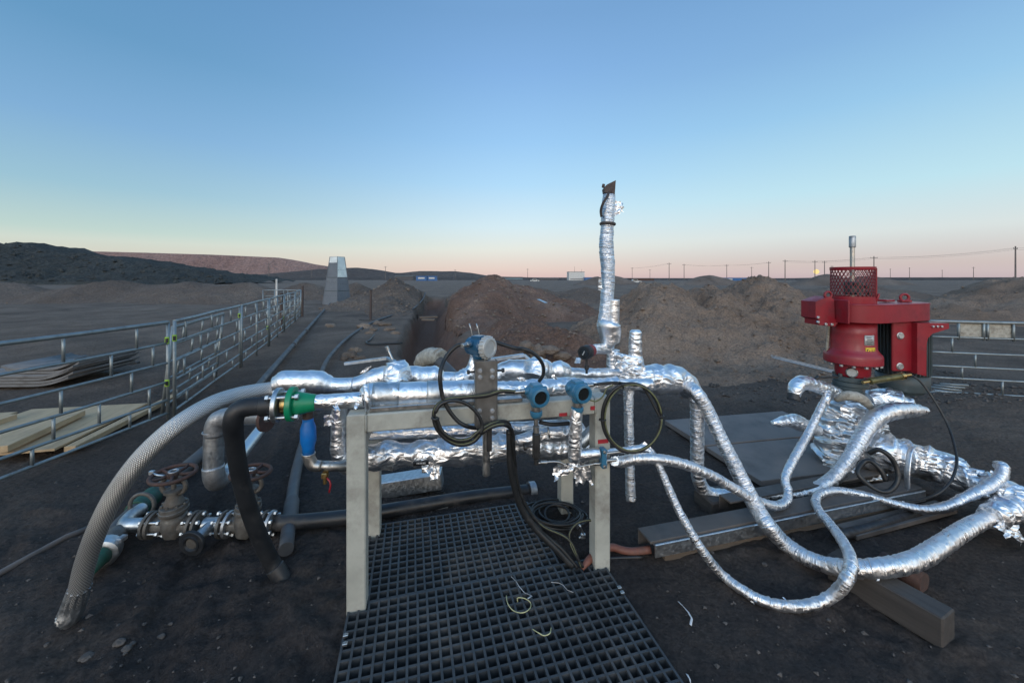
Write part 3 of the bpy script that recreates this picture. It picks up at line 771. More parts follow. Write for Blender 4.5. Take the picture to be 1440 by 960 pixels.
m = MB(); p = P(389, 404, 21); m.cyl((p.x, p.y, .1), (p.x, p.y, 1.6), .05, seg=8); single('marker_stake', m, M['white_paint'], 'thin pale stake standing behind the far fence corner', 'stake')
t = fence_panel((5.98, 5.5, 0), (9.6, 4.62, 0), [1.035, .815, .595, .40, .235, .035], [(1, .07), (2, .14), (3, .10), (4, .22), (1, .30), (3, .34), (2, .36), (1, .6), (2, .7), (3, .65), (4, .5), (0, .6)],
                'tube fence panel at the right edge behind the red machine, with two boards in it')
for k in range(2):
    a = V((5.98, 5.5, 0)).lerp(V((9.6, 4.62, 0)), .09+k*.087); b = V((5.98, 5.5, 0)).lerp(V((9.6, 4.62, 0)), .165+k*.087)
    m = MB(); m.beam(a+V((0, .02, .93)), b+V((0, .02, .93)), .012, .215); part('board', m, M['wrap_beige'], t)
    for q in (a, b): m = MB(); m.tube([q+V((0, 0, 1.03)), q+V((0, 0, .78))], .016, 8, .1, spline=False); part('stay', m, M['fence'], t)
for k in range(5):
    a = P(1285+k*9, 556-k*2.4, 5.6+.05*k); b = P(1342+k*5, 552+k*2, 5.3+.09*k); a.z = .03+.006*k; b.z = .02+.012*k
    m = MB(); m.tube([a, b], .017, 8, .3, spline=False); single('loose_tube', m, M['fence'], 'loose zinc tube lying in the pile under the right fence', 'tube', 'loose tubes under the right fence')

# ------------------------------------------------------------------ left yard: plywood, lumber, stacked sheets
def slab(pts, z0, th_):
    m = MB(); m.prism([(p[0], p[1], z0) for p in pts], (0, 0, th_)); return m
m = slab([(-4.23, 3.55), (-4.60, 4.85), (-5.78, 4.62), (-5.45, 3.25)], .055, .02); single('plywood_sheet', m, M['ply'], 'pale plywood sheet on the ground behind the near fence', 'plywood')
m = slab([(-5.50, 3.25), (-5.86, 4.55), (-7.0, 4.3), (-6.7, 3.0)], .05, .02); single('plywood_sheet', m, M['ply'], 'pale plywood sheet at the left edge, beyond the long plank', 'plywood')
m = MB(); m.beam((-4.17, 3.62, .04), (-4.62, 5.3, .04), .09, .05); single('lumber_plank', m, M['ply'], 'thick pale plank along the near edge of the plywood', 'plank')
m = MB(); m.beam(P(0, 632, 3.4)*1+V((0, 0, 0)), G(112, 581, .12), .10, .06); single('lumber_plank', m, M['ply'], 'pale plank lying across the top of the plywood', 'plank')
m = MB(); m.beam(G(-30, 601, .1), G(15, 586, .1), .12, .06); single('lumber_plank', m, M['ply'], 'short pale plank at the left edge of the photo', 'plank')
# stack of curved sheets
c0 = V((-7.35, 6.3, 0)); sx_, sy_ = V((1, .03, 0)), V((-.10, 1, 0))
for k in range(6):
    m = MB(); n_ = 16; jx = rnd.uniform(-.05, .05); z0 = .03+.045*k; Lh = (.70 if k < 4 else .54)
    for side_ in (0, 1):
        for j in range(2):
            for i in range(n_+1):
                u = -1+2*i/n_
                x = u*Lh+jx; z = z0+.15*max(0, (u-.25)/.75)**2*(1 if k else .8)+.05*max(0, (-u-.6)/.4)**2
                q = c0+sx_*(x+(.16 if k > 3 else 0))+sy_*((j-.5)*(1.0 if k > 3 else 1.15))+V((0, 0, z+(.028 if side_ else 0))); m.v.append(q)
    w = n_+1
    for i in range(n_):
        m.face((2*w+i, 2*w+i+1, 3*w+i+1, 3*w+i)); m.face((i, w+i, w+i+1, i+1))
        m.face((i, i+1, 2*w+i+1, 2*w+i), None, False); m.face((w+i, 3*w+i, 3*w+i+1, w+i+1), None, False)
    m.face((0, 2*w, 3*w, w), None, False); m.face((n_, w+n_, 3*w+n_, 2*w+n_), None, False)
    if k == 5:
        for sxx in (-.55, -.18, .2, .55):
            pts = [c0+sx_*(sxx*.72+.16+.1*v_)+sy_*(v_*.5)+V((0, 0, z0+.03+.15*max(0, (sxx+.1*v_-.25)/.75)**2)) for v_ in (-1, -.5, 0, .5, 1)]
            m.tube(pts, .012, 6, .1)
    single('curved_sheet', m, M['stack'], 'top ribbed grey sheet of the curved stack behind the near fence' if k == 5 else 'curved grey sheet lower in the stack behind the near fence', 'sheet', 'stacked curved sheets')
m = MB(); m.beam(G(155, 512), G(195, 510), .1, .05); single('timber_batten', m, M['wood_old'], 'dark batten on the ground right of the curved sheet stack', 'batten')
m = MB(); m.beam(G(258, 437), G(312, 436.5), .12, .06); single('timber_batten', m, M['wood_old'], 'dark batten lying far out on the left yard', 'batten')

# ------------------------------------------------------------------ pipes and hoses on the ground
def gpath(pts, lift):
    out = []
    for (x, y) in pts: out.append(V((x, y, gz(x, y)+lift)))
    return out
def line2(a, b, n_): return [(a[0]+(b[0]-a[0])*i/n_, a[1]+(b[1]-a[1])*i/n_) for i in range(n_+1)]
pa, pb = (-2.40, 2.30), (-11.35, 24.0)
t = thing('ground_pipe', (pa[0], pa[1], 0), 'dark pipe on the ground from the green sleeve straight to the metal tower', 'pipe')
pts = [V((-11.35, 24.0, .06)), V((-7.0, 13.45, .06)), V((-3.93, 6.1, .06)), V((-2.99, 4.04, .065)), V((-2.55, 2.60, .075)), V((-2.37, 2.24, .08))]
m = MB(); m.tube(pts, .052, 14, .25); part('pipe', m, M['poly_grey'], t)
for f_ in (.30, .62, .17):
    q = pts[0].lerp(pts[2], 1-f_); dd = (pts[2]-pts[0]).normalized(); m = MB(); m.cyl(q-dd*.06, q+dd*.06, .066, seg=14); part('coupling', m, M['poly_grey'], t)
q = G(205, 706, .075); dd = V((.30, 1, 0)).normalized(); dd = (pts[3]-pts[4]).normalized()
m = MB(); m.cyl(pts[4]+dd*.0, pts[4]+dd*.20, .064, seg=18); part('sleeve', m, M['green_band'], t)
# its end fitting
e = V((-2.37, 2.26, .085)); dd = V((.42, -.9, -.05)).normalized()
m = MB(); m.cyl(e+dd*-.10, e+dd*.02, .056, seg=18); part('rusty_spigot', m, M['iron'], t)
m = MB(); m.lathe(e+dd*.02, dd, [(.05, 0), (.075, .005), (.08, .03), (.078, .075), (.06, .085)], 20); part('coupling', m, M['galv'], t)
for k in range(3):
    a = 2*PI*k/3+.5; side = dd.cross(EZ); q = e+dd*.05+side*(math.cos(a)*.085)+EZ*(math.sin(a)*.085); m = MB(); m.box(q, (.035, .05, .03), bev=.006); part('clamp_lug', m, M['galv_dirty'], t)
m = MB(); m.lathe(e+dd*.085, dd, [(.05, 0), (.055, .02), (.045, .06), (.032, .14)], 16); part('reducer', m, M['green_band'], t)

t = thing('grey_hose', (-1.33, 2.26, 0), 'dusty grey hose running from under the rig and curving away past the lone post', 'hose')
pts = [V((-1.33, 2.26, .055)), V((-1.75, 3.1, .05)), V((-2.10, 3.9, .05)), V((-2.72, 5.3, .05)), V((-3.50, 7.2, .05)), V((-3.95, 8.6, .05)), V((-4.33, 10.0, .05)), V((-4.62, 11.3, .05)), V((-4.9, 12.9, .05)), V((-5.1, 14.6, .05)), V((-5.1, 16.5, .06)), V((-4.95, 19.0, .10)), V((-5.15, 22.0, .4)), V((-5.3, 23.5, .75))]
m = MB(); m.tube(pts, .041, 14, .12); part('hose', m, M['poly_grey'], t)
m = MB(); m.cyl(pts[0]+V((-.10, .2, 0)), pts[0]+V((-.24, .48, 0)), .049, seg=14); part('coupling', m, M['poly_grey'], t)
m = MB(); m.tube([G(548, 431, .03), G(566, 428, .03), G(585, 424, .05), G(592, 417, .3)], .04, 8, .2)
single('grey_hose', m, M['poly_grey'], 'second far hose beside the curving grey hose near the tan heap', 'hose')
m = MB(); m.tube([G(540, 452, .02), G(533, 462, .02), G(527, 470, .02), G(520, 478, .02), G(515, 481, .02), G(522, 484, .02), G(545, 483, .02), G(566, 482, .02)], .022, 8, .1)
single('thin_line', m, M['cable'], 'thin dark line trailing over the clods left of the trench', 'line')
m = MB(); m.tube([G(505, 450, .02), G(518, 450.5, .02), G(535, 450, .02)], .02, 8, .2); single('thin_rod', m, M['dark_steel'], 'thin dark rod lying at the foot of the lone post', 'rod')
for k, (pts) in enumerate(([(590, 448), (615, 447)], [(594, 451), (612, 451.5)])):
    a, b = G(*pts[0]), G(*pts[1]); a.z = b.z = .05; m = MB(); m.beam(a, b, .16, .06); single('timber_plank', m, M['wood_mid'], ['grey plank lying across the trench lip, the upper one', 'grey plank lying across the trench lip, the lower one'][k], 'plank')
m = MB(); m.beam(P(757, 421, 15.2), P(768, 426, 14.6), .12, .03); single('pale_board', m, M['zinc_bright'], 'small pale strip lying on the right flank of the reddish heap', 'strip')
# steel sections dropped beside the mound
for k in range(3):
    a = P(1086+k*6, 502+k*1.6, 6.3-.05*k); b = P(1178+k*6, 526+k*1.0, 5.75-.05*k); m = MB(); m.beam(a, b, .09, .012); m.beam(a+V((0, .04, .015)), b+V((0, .04, .015)), .01, .04)
    single('steel_channel', m, M['galv_dirty'], ['long steel channel resting on the foot of the mound, leftmost of three', 'long steel channel resting on the foot of the mound, middle of three', 'long steel channel resting on the foot of the mound, rightmost of three'][k], 'steel section', 'steel channels at the mound')
# strip at left edge
m = MB(); m.tube([G(-40, 830, .012), G(0, 805, .012), G(50, 778, .012), G(98, 752, .012), G(125, 742, .01)], .018, 8, .1, None, True, True, .45); single('flat_strip', m, M['plate'], 'thin grey strip on the dark ground left of the braided hose', 'strip')
# clods
proto_ = None
def clod(p, s):
    m = MB(); bm = bmesh.new(); bmesh.ops.create_icosphere(bm, subdivisions=3, radius=1); sd = rnd.random()*50
    ax = V((rnd.uniform(.8, 1.3), rnd.uniform(.7, 1.1), rnd.uniform(.45, .75)))
    bm.verts.index_update()
    for v in bm.verts:
        c = v.co.copy(); k = 1+.32*noise.noise(c*1.3+V((sd, 0, 0)))+.14*noise.noise(c*3.1+V((0, sd, 0)))
        m.v.append(p+V((c.x*ax.x, c.y*ax.y, c.z*ax.z))*k*s)
    for f in bm.faces: m.face([v.index for v in f.verts], None, False)
    bm.free(); return m
for (px, py, s) in ((757, 497, .20), (772, 492, .16), (741, 488, .17), (790, 500, .13), (735, 505, .12), (812, 506, .10)):
    d = 6.9; p = P(px, py, d); single('earth_clod', clod(p, s), M['rock'], 'brown clod of earth among the lumps behind the foil pipes', 'clod', 'clods behind the rig')
for (px, py, s) in ((512, 462, .24), (525, 466, .16), (541, 459, .2), (530, 457, .15), (548, 465, .14), (519, 470, .12), (556, 470, .12), (505, 466, .10)):
    p = G(px, py); p.z = gz(p.x, p.y)+s*.12; single('earth_clod', clod(p, s), M['rock'], 'tan clod of earth on the strip between hose and trench', 'clod', 'clods beside the trench')
for (px, py, s) in ((492, 497, .16), (499, 490, .12), (507, 499, .11), (484, 500, .09), (466, 460, .16), (462, 459, .1), (540, 500, .08)):
    p = G(px, py); p.z = gz(p.x, p.y)+s*.12; single('earth_clod', clod(p, s), M['rock'], 'brown lump of earth beside the grey hose', 'clod', 'lumps along the grey hose')
m = MB()
for i in range(4200):
    if i < 2000:
        y = rnd.uniform(1.2, 1.2+rnd.random()**1.6*8+.2); x = rnd.uniform(-1.15, 1.15)*y*1.25; s = .003+.011*rnd.random()**4
    else:
        y = rnd.uniform(5.0, 7.5); x = rnd.uniform(.8, 7.5); s = .008+.035*rnd.random()**3; y += .35*nz(x, y)
    if in_rect(x, y, (-.02, 1.56), GA, .72, .68) > 0 or in_rect(x, y, (-.30, 2.20), GA, .6, .4) > 0: continue
    z = gz(x, y); o = len(m.v); a = rnd.random()*6.28
    for (u, v, w) in ((1, 0, 0), (-.8, .5, 0), (-.3, -1, .1), (0, .9, .15), (.1, .1, .8), (.3, -.2, -.6)):
        j = rnd.uniform(.7, 1.3); m.v.append(V((x+(u*math.cos(a)-v*math.sin(a))*s*j, y+(u*math.sin(a)+v*math.cos(a))*s*j, z+w*s*.9*j+s*.2)))
    for f in ((4, 0, 3), (4, 3, 1), (4, 1, 2), (4, 2, 0), (5, 3, 0), (5, 1, 3), (5, 2, 1), (5, 0, 2)): m.face([o+k for k in f], None, False)
single('gravel', m, M['gravel'], 'loose pale stones and crumbs scattered on the dark ground', 'gravel', kind='stuff')

def stones(lst, name, mat, label):
    m = MB()
    for p, s in lst:
        o = len(m.v); a = rnd.random()*6.28; ca, sa = math.cos(a), math.sin(a)
        for (u, v, w) in ((1, 0, 0), (-.8, .5, 0), (-.3, -1, .1), (0, .9, .15), (.1, .1, .8), (.3, -.2, -.6)):
            j = rnd.uniform(.65, 1.35); m.v.append(p+V(((u*ca-v*sa)*s*j, (u*sa+v*ca)*s*j, w*s*j)))
        for f in ((4, 0, 3), (4, 3, 1), (4, 1, 2), (4, 2, 0), (5, 3, 0), (5, 1, 3), (5, 2, 1), (5, 0, 2)): m.face([o+k for k in f], None, False)
    return single(name, m, mat, label, name, kind='stuff')
stones([q for q in RUB if q[0].y < 60], 'rubble', M['rock'], 'loose brown clods and stones strewn over the dirt mounds')
stones([q for q in RUB if q[0].y >= 60], 'boulders', M['spoil'], 'dark boulders strewn over the far spoil heap')
for (px, py, s_) in ((168, 905, .035), (178, 913, .028), (186, 902, .022), (122, 922, .036), (227, 884, .024), (176, 918, .018), (850, 655+5, .03), (1165, 875, .015), (797, 868, .02), (1075, 796, .022), (66, 905, .018), (240, 870, .014)):
    p = G(px, py); p.z = gz(p.x, p.y)+s_*.15
    if in_rect(p.x, p.y, (-.02, 1.56), GA, .7, .6) > 0: continue
    single('stone', clod(p, s_*.6), M['gravel'], 'small pale stone half sunk in the dark ground', 'stone', 'stones on the dark ground')

# ------------------------------------------------------------------ foil tubes
def wrapd(seed=0, amp=.0025, pitch=.045, wr=.0022):
    def f(a, d, r):
        ph = d/pitch+a/(2*PI); k = math.floor(ph); saw = (ph-k)
        w = nz(math.cos(a)*1.2+seed, math.sin(a)*1.2, d*90)*wr+nz(math.cos(a)*2.5+seed, math.sin(a)*2.5+k*3.1, d*25)*wr*1.2
        return amp*(saw-.5)*(.5+nz(k*1.7+seed, 3.3)*.9)+w
    return f
def crumpd(seed=0, amp=.01, f=14, fine=.0015, aniso=1.0):
    """draped foil: long soft folds with sharp creases; aniso > 1 runs the folds round the tube"""
    def g(a, d, r):
        x, y, z = math.cos(a)*r+seed, math.sin(a)*r, d*aniso
        w = noise.noise(V((x*4, y*4, z*4+3)))*.06
        n1 = noise.noise(V(((x+w)*f*.8, (y-w)*f*.8, (z+w)*f))); n2 = noise.noise(V(((x-w)*f*1.9+5, (y+w)*f*1.9, (z+w)*f*1.7)))
        k = amp*min(1, r/.075)
        return k*(.45-min(1, abs(n1)*2.2))+k*.35*(.4-abs(n2)*1.6)+k*.5*noise.noise(V((x*5+3, y*5, z*4)))
    return g
def ftube(pts, rad, kind='wrap', seed=None, seg=None, step=.009, amp=None, f=12, aniso=1.6, pitch=.05, wr=.0024):
    """pts: world points"""
    seed = rnd.random()*40 if seed is None else seed
    m = MB(); rr = rad if not isinstance(rad, (list, tuple)) else max(rad)
    seg = seg or int(max(18, min(56, rr*2*PI/.007)))
    d = {'wrap': wrapd(seed, .003 if amp is None else amp, pitch, wr), 'crumple': crumpd(seed, (.012 if amp is None else amp)*.8, f, .0015, aniso), 'smooth': crumpd(seed, .004 if amp is None else amp, 8, 0, 1.3)}[kind]
    m.tube(pts, rad, seg, step, d); return m
def rp(lst, off):      # [(px, py, rpx)] or with own offset as 4th
    pts, rad = [], []
    for q in lst:
        o = q[3] if len(q) > 3 else off
        d = D(q[0], o); pts.append(P(q[0], q[1], d)); rad.append(q[2]*d/F)
    return pts, rad
def one_flap(parent, *args):
    m = MB(); m.flap(*args); return part('foil_flap', m, M['foil_crumple'], parent)
def tatters(parent, pts, rad, n_, size, seed):
    """torn foil ends that stick out of a wrapped tube, each its own part"""
    r_ = random.Random(seed)
    for k in range(n_):
        i = r_.randrange(len(pts)-1); t = r_.random(); p = pts[i].lerp(pts[i+1], t); d = (pts[i+1]-pts[i]).normalized()
        r = rad[i]*(1-t)+rad[i+1]*t if isinstance(rad, list) else rad
        s = d.cross(EZ)
        if s.length < .1: s = V((0, -1, 0))
        s.normalize(); u = s.cross(d); a = r_.uniform(0, 6.28); o = s*math.cos(a)+u*math.sin(a)
        one_flap(parent, p+o*r*.9, (o*.7+d*r_.uniform(-.9, .9)).normalized()*size*r_.uniform(.5, 1.2), d*size*r_.uniform(.5, 1.1), 5, size*.3, r_.random()*30)

# ------------------------------------------------------------------ support frame
fl, fr = G(503, 857), G(843, 798); fl.z = fr.z = 0
O0 = V((fl.x, fl.y, 0)); LX = (fr-fl).length
def W(x, y, z): return O0+EX*x+EY*y+EZ*z
HT = .985; LY = .56; S = .09
RM = Matrix((EX, EY, EZ)).transposed()
t = thing('support_frame', W(0, 0, 0), 'beige painted square tube frame on four legs carrying the foil wrapped pipes', 'pipe stand')
for (x, y) in ((0, 0), (LX, 0), (0, LY), (LX, LY)):
    m = MB(); m.box(W(x, y, HT/2-.05), (S, S, HT+.1), RM, .006); part('leg', m, M['frame'], t)
for y in (0, LY):
    m = MB(); m.box(W(LX/2, y, HT-S/2-.002), (LX-S-.002, S-.004, S), RM, .006); part('beam', m, M['frame'], t)
for x in (LX,):
    m = MB(); m.box(W(x, LY/2, HT-S/2-.002), (S-.004, LY-S-.002, S), RM, .006); part('beam', m, M['frame'], t)
m = MB(); m.box(W(0, LY/2, HT-S-.10), (S-.03, LY-S-.002, .05), RM, .006); part('brace', m, M['frame'], t)
for (x, y) in ((0, 0), (LX, 0)):
    sg = 1 if x == 0 else -1
    m = MB(); q0 = W(x+sg*(S/2+.001), -S/2-.001, HT-.002); m.tube([q0, q0-EZ*S*.5, q0-EZ*(S-.004)], .0035, 6, .02, lambda a, d, r: .0012*math.sin(d*900)); part('weld_bead', m, M['frame'], t)
for (x, z, w, h, fx) in ((LX-.235, HT-.078, .045, .018, 0), (LX-.06, HT-.055, .03, .022, 0), (LX, HT-.245, .062, .022, 0), (LX, HT-.34, .05, .028, 0)):
    m = MB(); m.box(W(x, -S/2-.001, z), (w, .003, h), RM, 0); part('tape_patch', m, M['red_tape'], t)

# ------------------------------------------------------------------ rear upper pipe run
RO = .42
t = thing('foil_pipe_run', R(560, 640, RO), 'long foil wrapped upper pipe run with bulging valves along the back of the frame', 'insulated pipe')
pts, rad = rp([(386, 542, 12), (394, 540, 15), (402, 538, 17), (430, 538, 17), (448, 538, 16.5), (458, 540, 13.5), (468, 542, 11), (485, 542, 10.5), (497, 541, 10.5)], RO)
part('inlet_strainer', ftube(pts, rad, 'smooth', 3, 44, .008, .005), M['foil_smooth'], t)
pts, rad = rp([(496, 541, 10), (504, 540, 11), (516, 537, 13), (530, 533, 15.5), (545, 530, 16.5), (580, 530, 15.5), (606, 530, 15.5), (616, 531, 14), (624, 533, 10.5), (645, 534, 10), (664, 532, 10)], RO)
part('valve_body', ftube(pts, rad, 'smooth', 8, 44, .008, .009), M['foil_smooth'], t)
p0, p1 = R(557, 535, RO-.05), R(556, 510, RO-.02)
m = ftube([R(560, 540, RO-.10), R(559, 528, RO-.08), R(558, 516, RO-.05), R(557, 508, RO-.04)], [.075, .082, .072, .055], 'crumple', 4, 40, .007, .014); part('valve_bonnet', m, M['foil_crumple'], t)
m = MB(); a, b = R(545, 503.5, RO+.05), R(485, 511.5, RO+.15); m.beam(a, b, .028, .020); m.beam(a, R(556, 509, RO-.02), .026, .016); part('lever_handle', m, M['galv'], t)
m = MB(); m.tube([R(545, 489, RO+.03), R(549, 499, RO+.02), R(554, 509, RO)], .008, 8, .03); m.cyl(R(543.5, 487, RO+.03), R(546, 493, RO+.03), .012, seg=8); part('valve_stem', m, M['stainless'], t)
pts, rad = rp([(664, 532, 10), (684, 530, 11), (700, 527, 13), (712, 523, 15), (728, 521, 17), (750, 521, 17), (768, 521, 15), (776, 522, 11.5), (784, 521, 14), (794, 522, 13), (800, 525, 9), (812, 526, 8), (840, 526, 8), (870, 526, 8)], RO)
part('valve_body', ftube(pts, rad, 'smooth', 15, 44, .008, .012), M['foil_smooth'], t)
m = ftube([R(752, 532, RO-.12), R(755, 515, RO-.08), R(756, 505, RO-.05)], [.075, .085, .04], 'crumple', 22, 40, .007, .012); part('valve_bonnet', m, M['foil_crumple'], t)
m = MB(); a, b = R(688, 506, RO-.02), R(737, 499, RO+.0); m.beam(a, b, .028, .022); m.beam(b, R(747, 507, RO-.02), .026, .016); part('lever_handle', m, M['galv'], t)
pts, rad = rp([(640, 534, 10), (655, 530, 13), (665, 520, 10), (668, 503, 8), (669, 492, 8)], RO-.06)
part('riser', ftube(pts, rad, 'crumple', 5, 30, .007, .01), M['foil_crumple'], t)
for (px, ty) in ((663, 455), (673, 455)):
    m = MB(); m.tube([R(px, 492, RO), R(px+1, 474, RO), R(px-1, 462, RO), R(px-3, ty, RO)], .0045, 7, .03); part('bent_rod', m, M['stainless'], t)
pts, rad = rp([(866, 526, 8.5), (880, 528, 13), (893, 531, 18), (908, 533, 20), (925, 533, 21), (944, 533, 20), (956, 535, 17), (966, 541, 15), (972, 550, 14)], RO)
part('elbow', ftube(pts, rad, 'crumple', 30, 56, .006, .015, 7), M['foil_crumple'], t)
pts, rad = rp([(818, 540, 5), (850, 538, 6), (885, 540, 8), (915, 541, 9)], RO-.2)
part('side_pipe', ftube(pts, rad, 'crumple', 33, 26, .008, .006), M['foil_crumple'], t)
tatters(t, [R(500, 541, RO), R(560, 530, RO), R(620, 532, RO), R(700, 527, RO), R(790, 522, RO), R(880, 528, RO), R(930, 533, RO)], .075, 8, .05, 5)
# drain tube that hangs down through the cable coil
pts, rad = rp([(884, 545, 7), (884, 580, 6.5), (885, 625, 6.5), (886, 668, 6.5), (887, 703, 7)], .25)
part('drain_leg', ftube(pts, rad, 'wrap', 12, 24, .007, .002), M['foil_wrap'], t)

# ------------------------------------------------------------------ front pipe with green reducer
FO = .06
t = thing('foil_meter_pipe', R(540, 640, FO), 'foil wrapped meter pipe lying along the front beam, starting at the green reducer', 'insulated pipe')
ax = (R(440, 566, FO)-R(395, 568.5, FO)).normalized()
c_ = R(396, 569, FO)
def flange(c, ax, r, th_, nb, mat, parent, hole=.04, rot=.3, name='flange', hub=None):
    m = MB(); m.lathe(c-ax*th_/2, ax, [(hole, 0), (r-.003, 0), (r, .003), (r, th_-.003), (r-.003, th_), (hole, th_)], 40, True); f = part(name, m, mat, parent)
    return f
def bolts_through(c, ax, r, nb, a0, a1, parent, rb=.0085, rot=.4):
    ref = EZ if abs(ax.z) < .9 else V((1, 0, 0)); x = ref.cross(ax).normalized(); y = ax.cross(x)
    for k in range(nb):
        a = 2*PI*k/nb+rot; q = c+x*math.cos(a)*r+y*math.sin(a)*r
        m = MB(); m.cyl(q+ax*a0, q+ax*a1, rb, seg=8); m.bolt(q+ax*(a0), -ax, rb*1.75, .014); m.bolt(q+ax*(a1), ax, rb*1.75, .014); part('bolt', m, M['galv'], parent)
flange(R(411, 567.5, FO), ax, .083, .026, 8, M['green'], t, name='green_flange')
m = MB(); m.lathe(R(414, 567.3, FO), ax, [(.060, 0), (.056, .02), (.045, .07), (.040, .095), (.038, .10)], 32); part('green_reducer', m, M['green'], t)
flange(c_+ax*-.016, ax, .083, .022, 8, M['galv'], t, name='backing_flange')
m = MB(); m.cyl(c_-ax*.0, R(409, 567.6, FO), .045, seg=24); part('gasket_neck', m, M['brass'], t, 'brass coloured neck between the two flanges')
bolts_through(c_, ax, .068, 4, -.04, .075, t, .0085, .78)
pts, rad = rp([(437, 566, 10.2), (452, 565, 10.5), (470, 564, 10.5), (490, 563, 10.8), (512, 561, 11)], FO)
part('pipe', ftube(pts, rad, 'crumple', 6, 34, .007, .005, 10), M['foil_crumple'], t)
m = MB(); m.box(W(.03+0, .03, HT+.045), (.03, .085, .115), RM, .004); part('clamp_strap', ftube([R(514, 541, FO-.06), R(516, 556, FO-.09), R(517, 572, FO-.09), R(518, 579, FO-.06)], .014, 'crumple', 9, 12, .008, .004), M['foil_crumple'], t)
pts, rad = rp([(514, 559, 13), (520, 556, 17), (540, 555, 17), (590, 553.5, 17), (640, 552, 17), (690, 550, 17)], FO+.0)
part('meter_tube', ftube(pts, rad, 'smooth', 2, 44, .009, .004), M['foil_smooth'], t)
for (a, b) in ((525, 562), (600, 622)):
    pp, rr = rp([(a, 555.5-(a-520)*.03, 17.6), (b, 555.5-(b-520)*.03, 17.6)], FO); m = MB(); m.tube(pp, rr, 40, .02, crumpd(3, .003, 9, .001)); part('frosted_patch', m, M['galv'], t, 'dull frosted band of foil')
pts, rad = rp([(690, 550, 13), (725, 548, 12), (760, 546, 14), (795, 544, 13), (830, 542, 10), (868, 538, 9)], FO+.06)
part('pipe', ftube(pts, rad, 'crumple', 7, 34, .008, .012), M['foil_crumple'], t)
m = MB(); m.box(W(.44, .0, HT+.012), (.80, .05, .022), RM, .003); part('saddle_strip', m, M['stainless'], t)
tatters(t, [R(450, 565, FO), R(520, 556, FO), R(640, 552, FO), R(720, 548, FO), R(820, 543, FO)], .05, 6, .04, 9)

# black elbow hose with its flange
t = thing('black_hose', R(397, 640, FO), 'black rubber hose with an elbow from the green flange down to the ground', 'hose')
pts = [R(388, 569.5, FO), R(372, 570.5, FO), R(350, 572, FO-.01), R(335, 577, FO-.02), R(328, 592, FO-.02), R(330, 620, FO+.03), R(335, 655, FO+.07), R(345, 698, FO+.13), R(361, 745, FO+.2), R(381, 788, FO+.26), G(396, 812, .0), G(401, 822, -.06)]
m = MB(); m.tube(pts, [.040, .042, .044, .045, .043, .040, .039, .039, .040, .041, .042, .042], 22, .02); part('hose', m, M['rubber'], t)
m = MB(); m.cyl(R(366, 571, FO), R(386, 569.5, FO), .048, seg=24); part('ferrule', m, M['rubber'], t)
m = MB(); q = pts[-3].lerp(pts[-2], .35); m.cyl(q, pts[-2]+(pts[-2]-q)*.3, .045, seg=20); part('ferrule', m, M['poly'], t)

# braided steel hose
t = thing('braided_hose', G(95, 868), 'thick braided steel hose arching from the foil vessel down to the ground at left', 'hose')
pts = [P(392, 546, 2.24), P(372, 548, 2.20), P(335, 555, 2.10), P(296, 569, 1.98), P(250, 597, 1.86), P(205, 637, 1.79), P(168, 685, 1.76), P(141, 735, 1.755), P(122, 785, 1.78), P(112, 825, 1.80), P(104, 850, 1.815)]
m = MB(); m.tube(pts, [.040, .040, .041, .042, .042, .041, .040, .039, .039, .039, .040], 36, .012); part('braid', m, M['braid'], t)
m = MB(); q0, q1 = pts[-1], P(88, 874, 1.80); m.tube([pts[-2], q0, P(97, 866, 1.81), q1], [.039, .043, .044, .037], 30, .0035, lambda a, d, r: .0035*math.sin(a*11)*1.0); part('pleated_end', m, M['galv'], t)
m = ftube([P(402, 545, 2.25), P(391, 546, 2.24), P(382, 547, 2.22)], [.066, .06, .05], 'crumple', 4, 30, .007, .01); part('foil_collar', m, M['foil_crumple'], t)

# galvanised elbow, riser and the shiny ground pipe
t = thing('galvanised_riser', G(305, 690), 'grey galvanised riser with two elbows left of the black hose', 'pipe')
dz = 2.75
m = MB(); m.tube([P(303, 598, dz), P(301, 610, dz), P(300, 660, dz), P(300, 666, dz)], .062, 24, .03); part('riser', m, M['galv'], t)
m = MB(); m.tube([P(372, 586, dz-.15), P(340, 585, dz-.05), P(320, 586, dz), P(308, 590, dz), P(303, 600, dz), P(302, 612, dz)], [.05, .058, .064, .066, .066, .064], 24, .015); part('elbow', m, M['galv_dirty'], t)
m = MB(); m.tube([P(300, 655, dz), P(301, 668, dz), P(306, 676, dz+.03), P(318, 668, dz+.11)], [.066, .067, .067, .06], 24, .015); part('elbow', m, M['galv_dirty'], t)
for q in (P(300, 606, dz), P(300, 657, dz)): m = MB(); m.ring(q, EZ, .063, .005, 28, 8); part('weld_bead', m, M['galv_dirty'], t)
m = MB(); m.lathe(P(373, 588, dz-.16), (1, -.1, 0), [(.03, 0), (.085, 0), (.085, .022), (.03, .022)], 30); part('flange', m, M['rust'], t)
pts = [P(312, 672, dz+.09), P(330, 651, dz+.32), P(352, 622, dz+.62), P(388, 576, dz+1.2)]
m = MB(); m.tube(pts, .047, 20, .06); part('shiny_pipe', m, M['zinc_bright'], t, 'bright aluminium clad run going away from the riser')

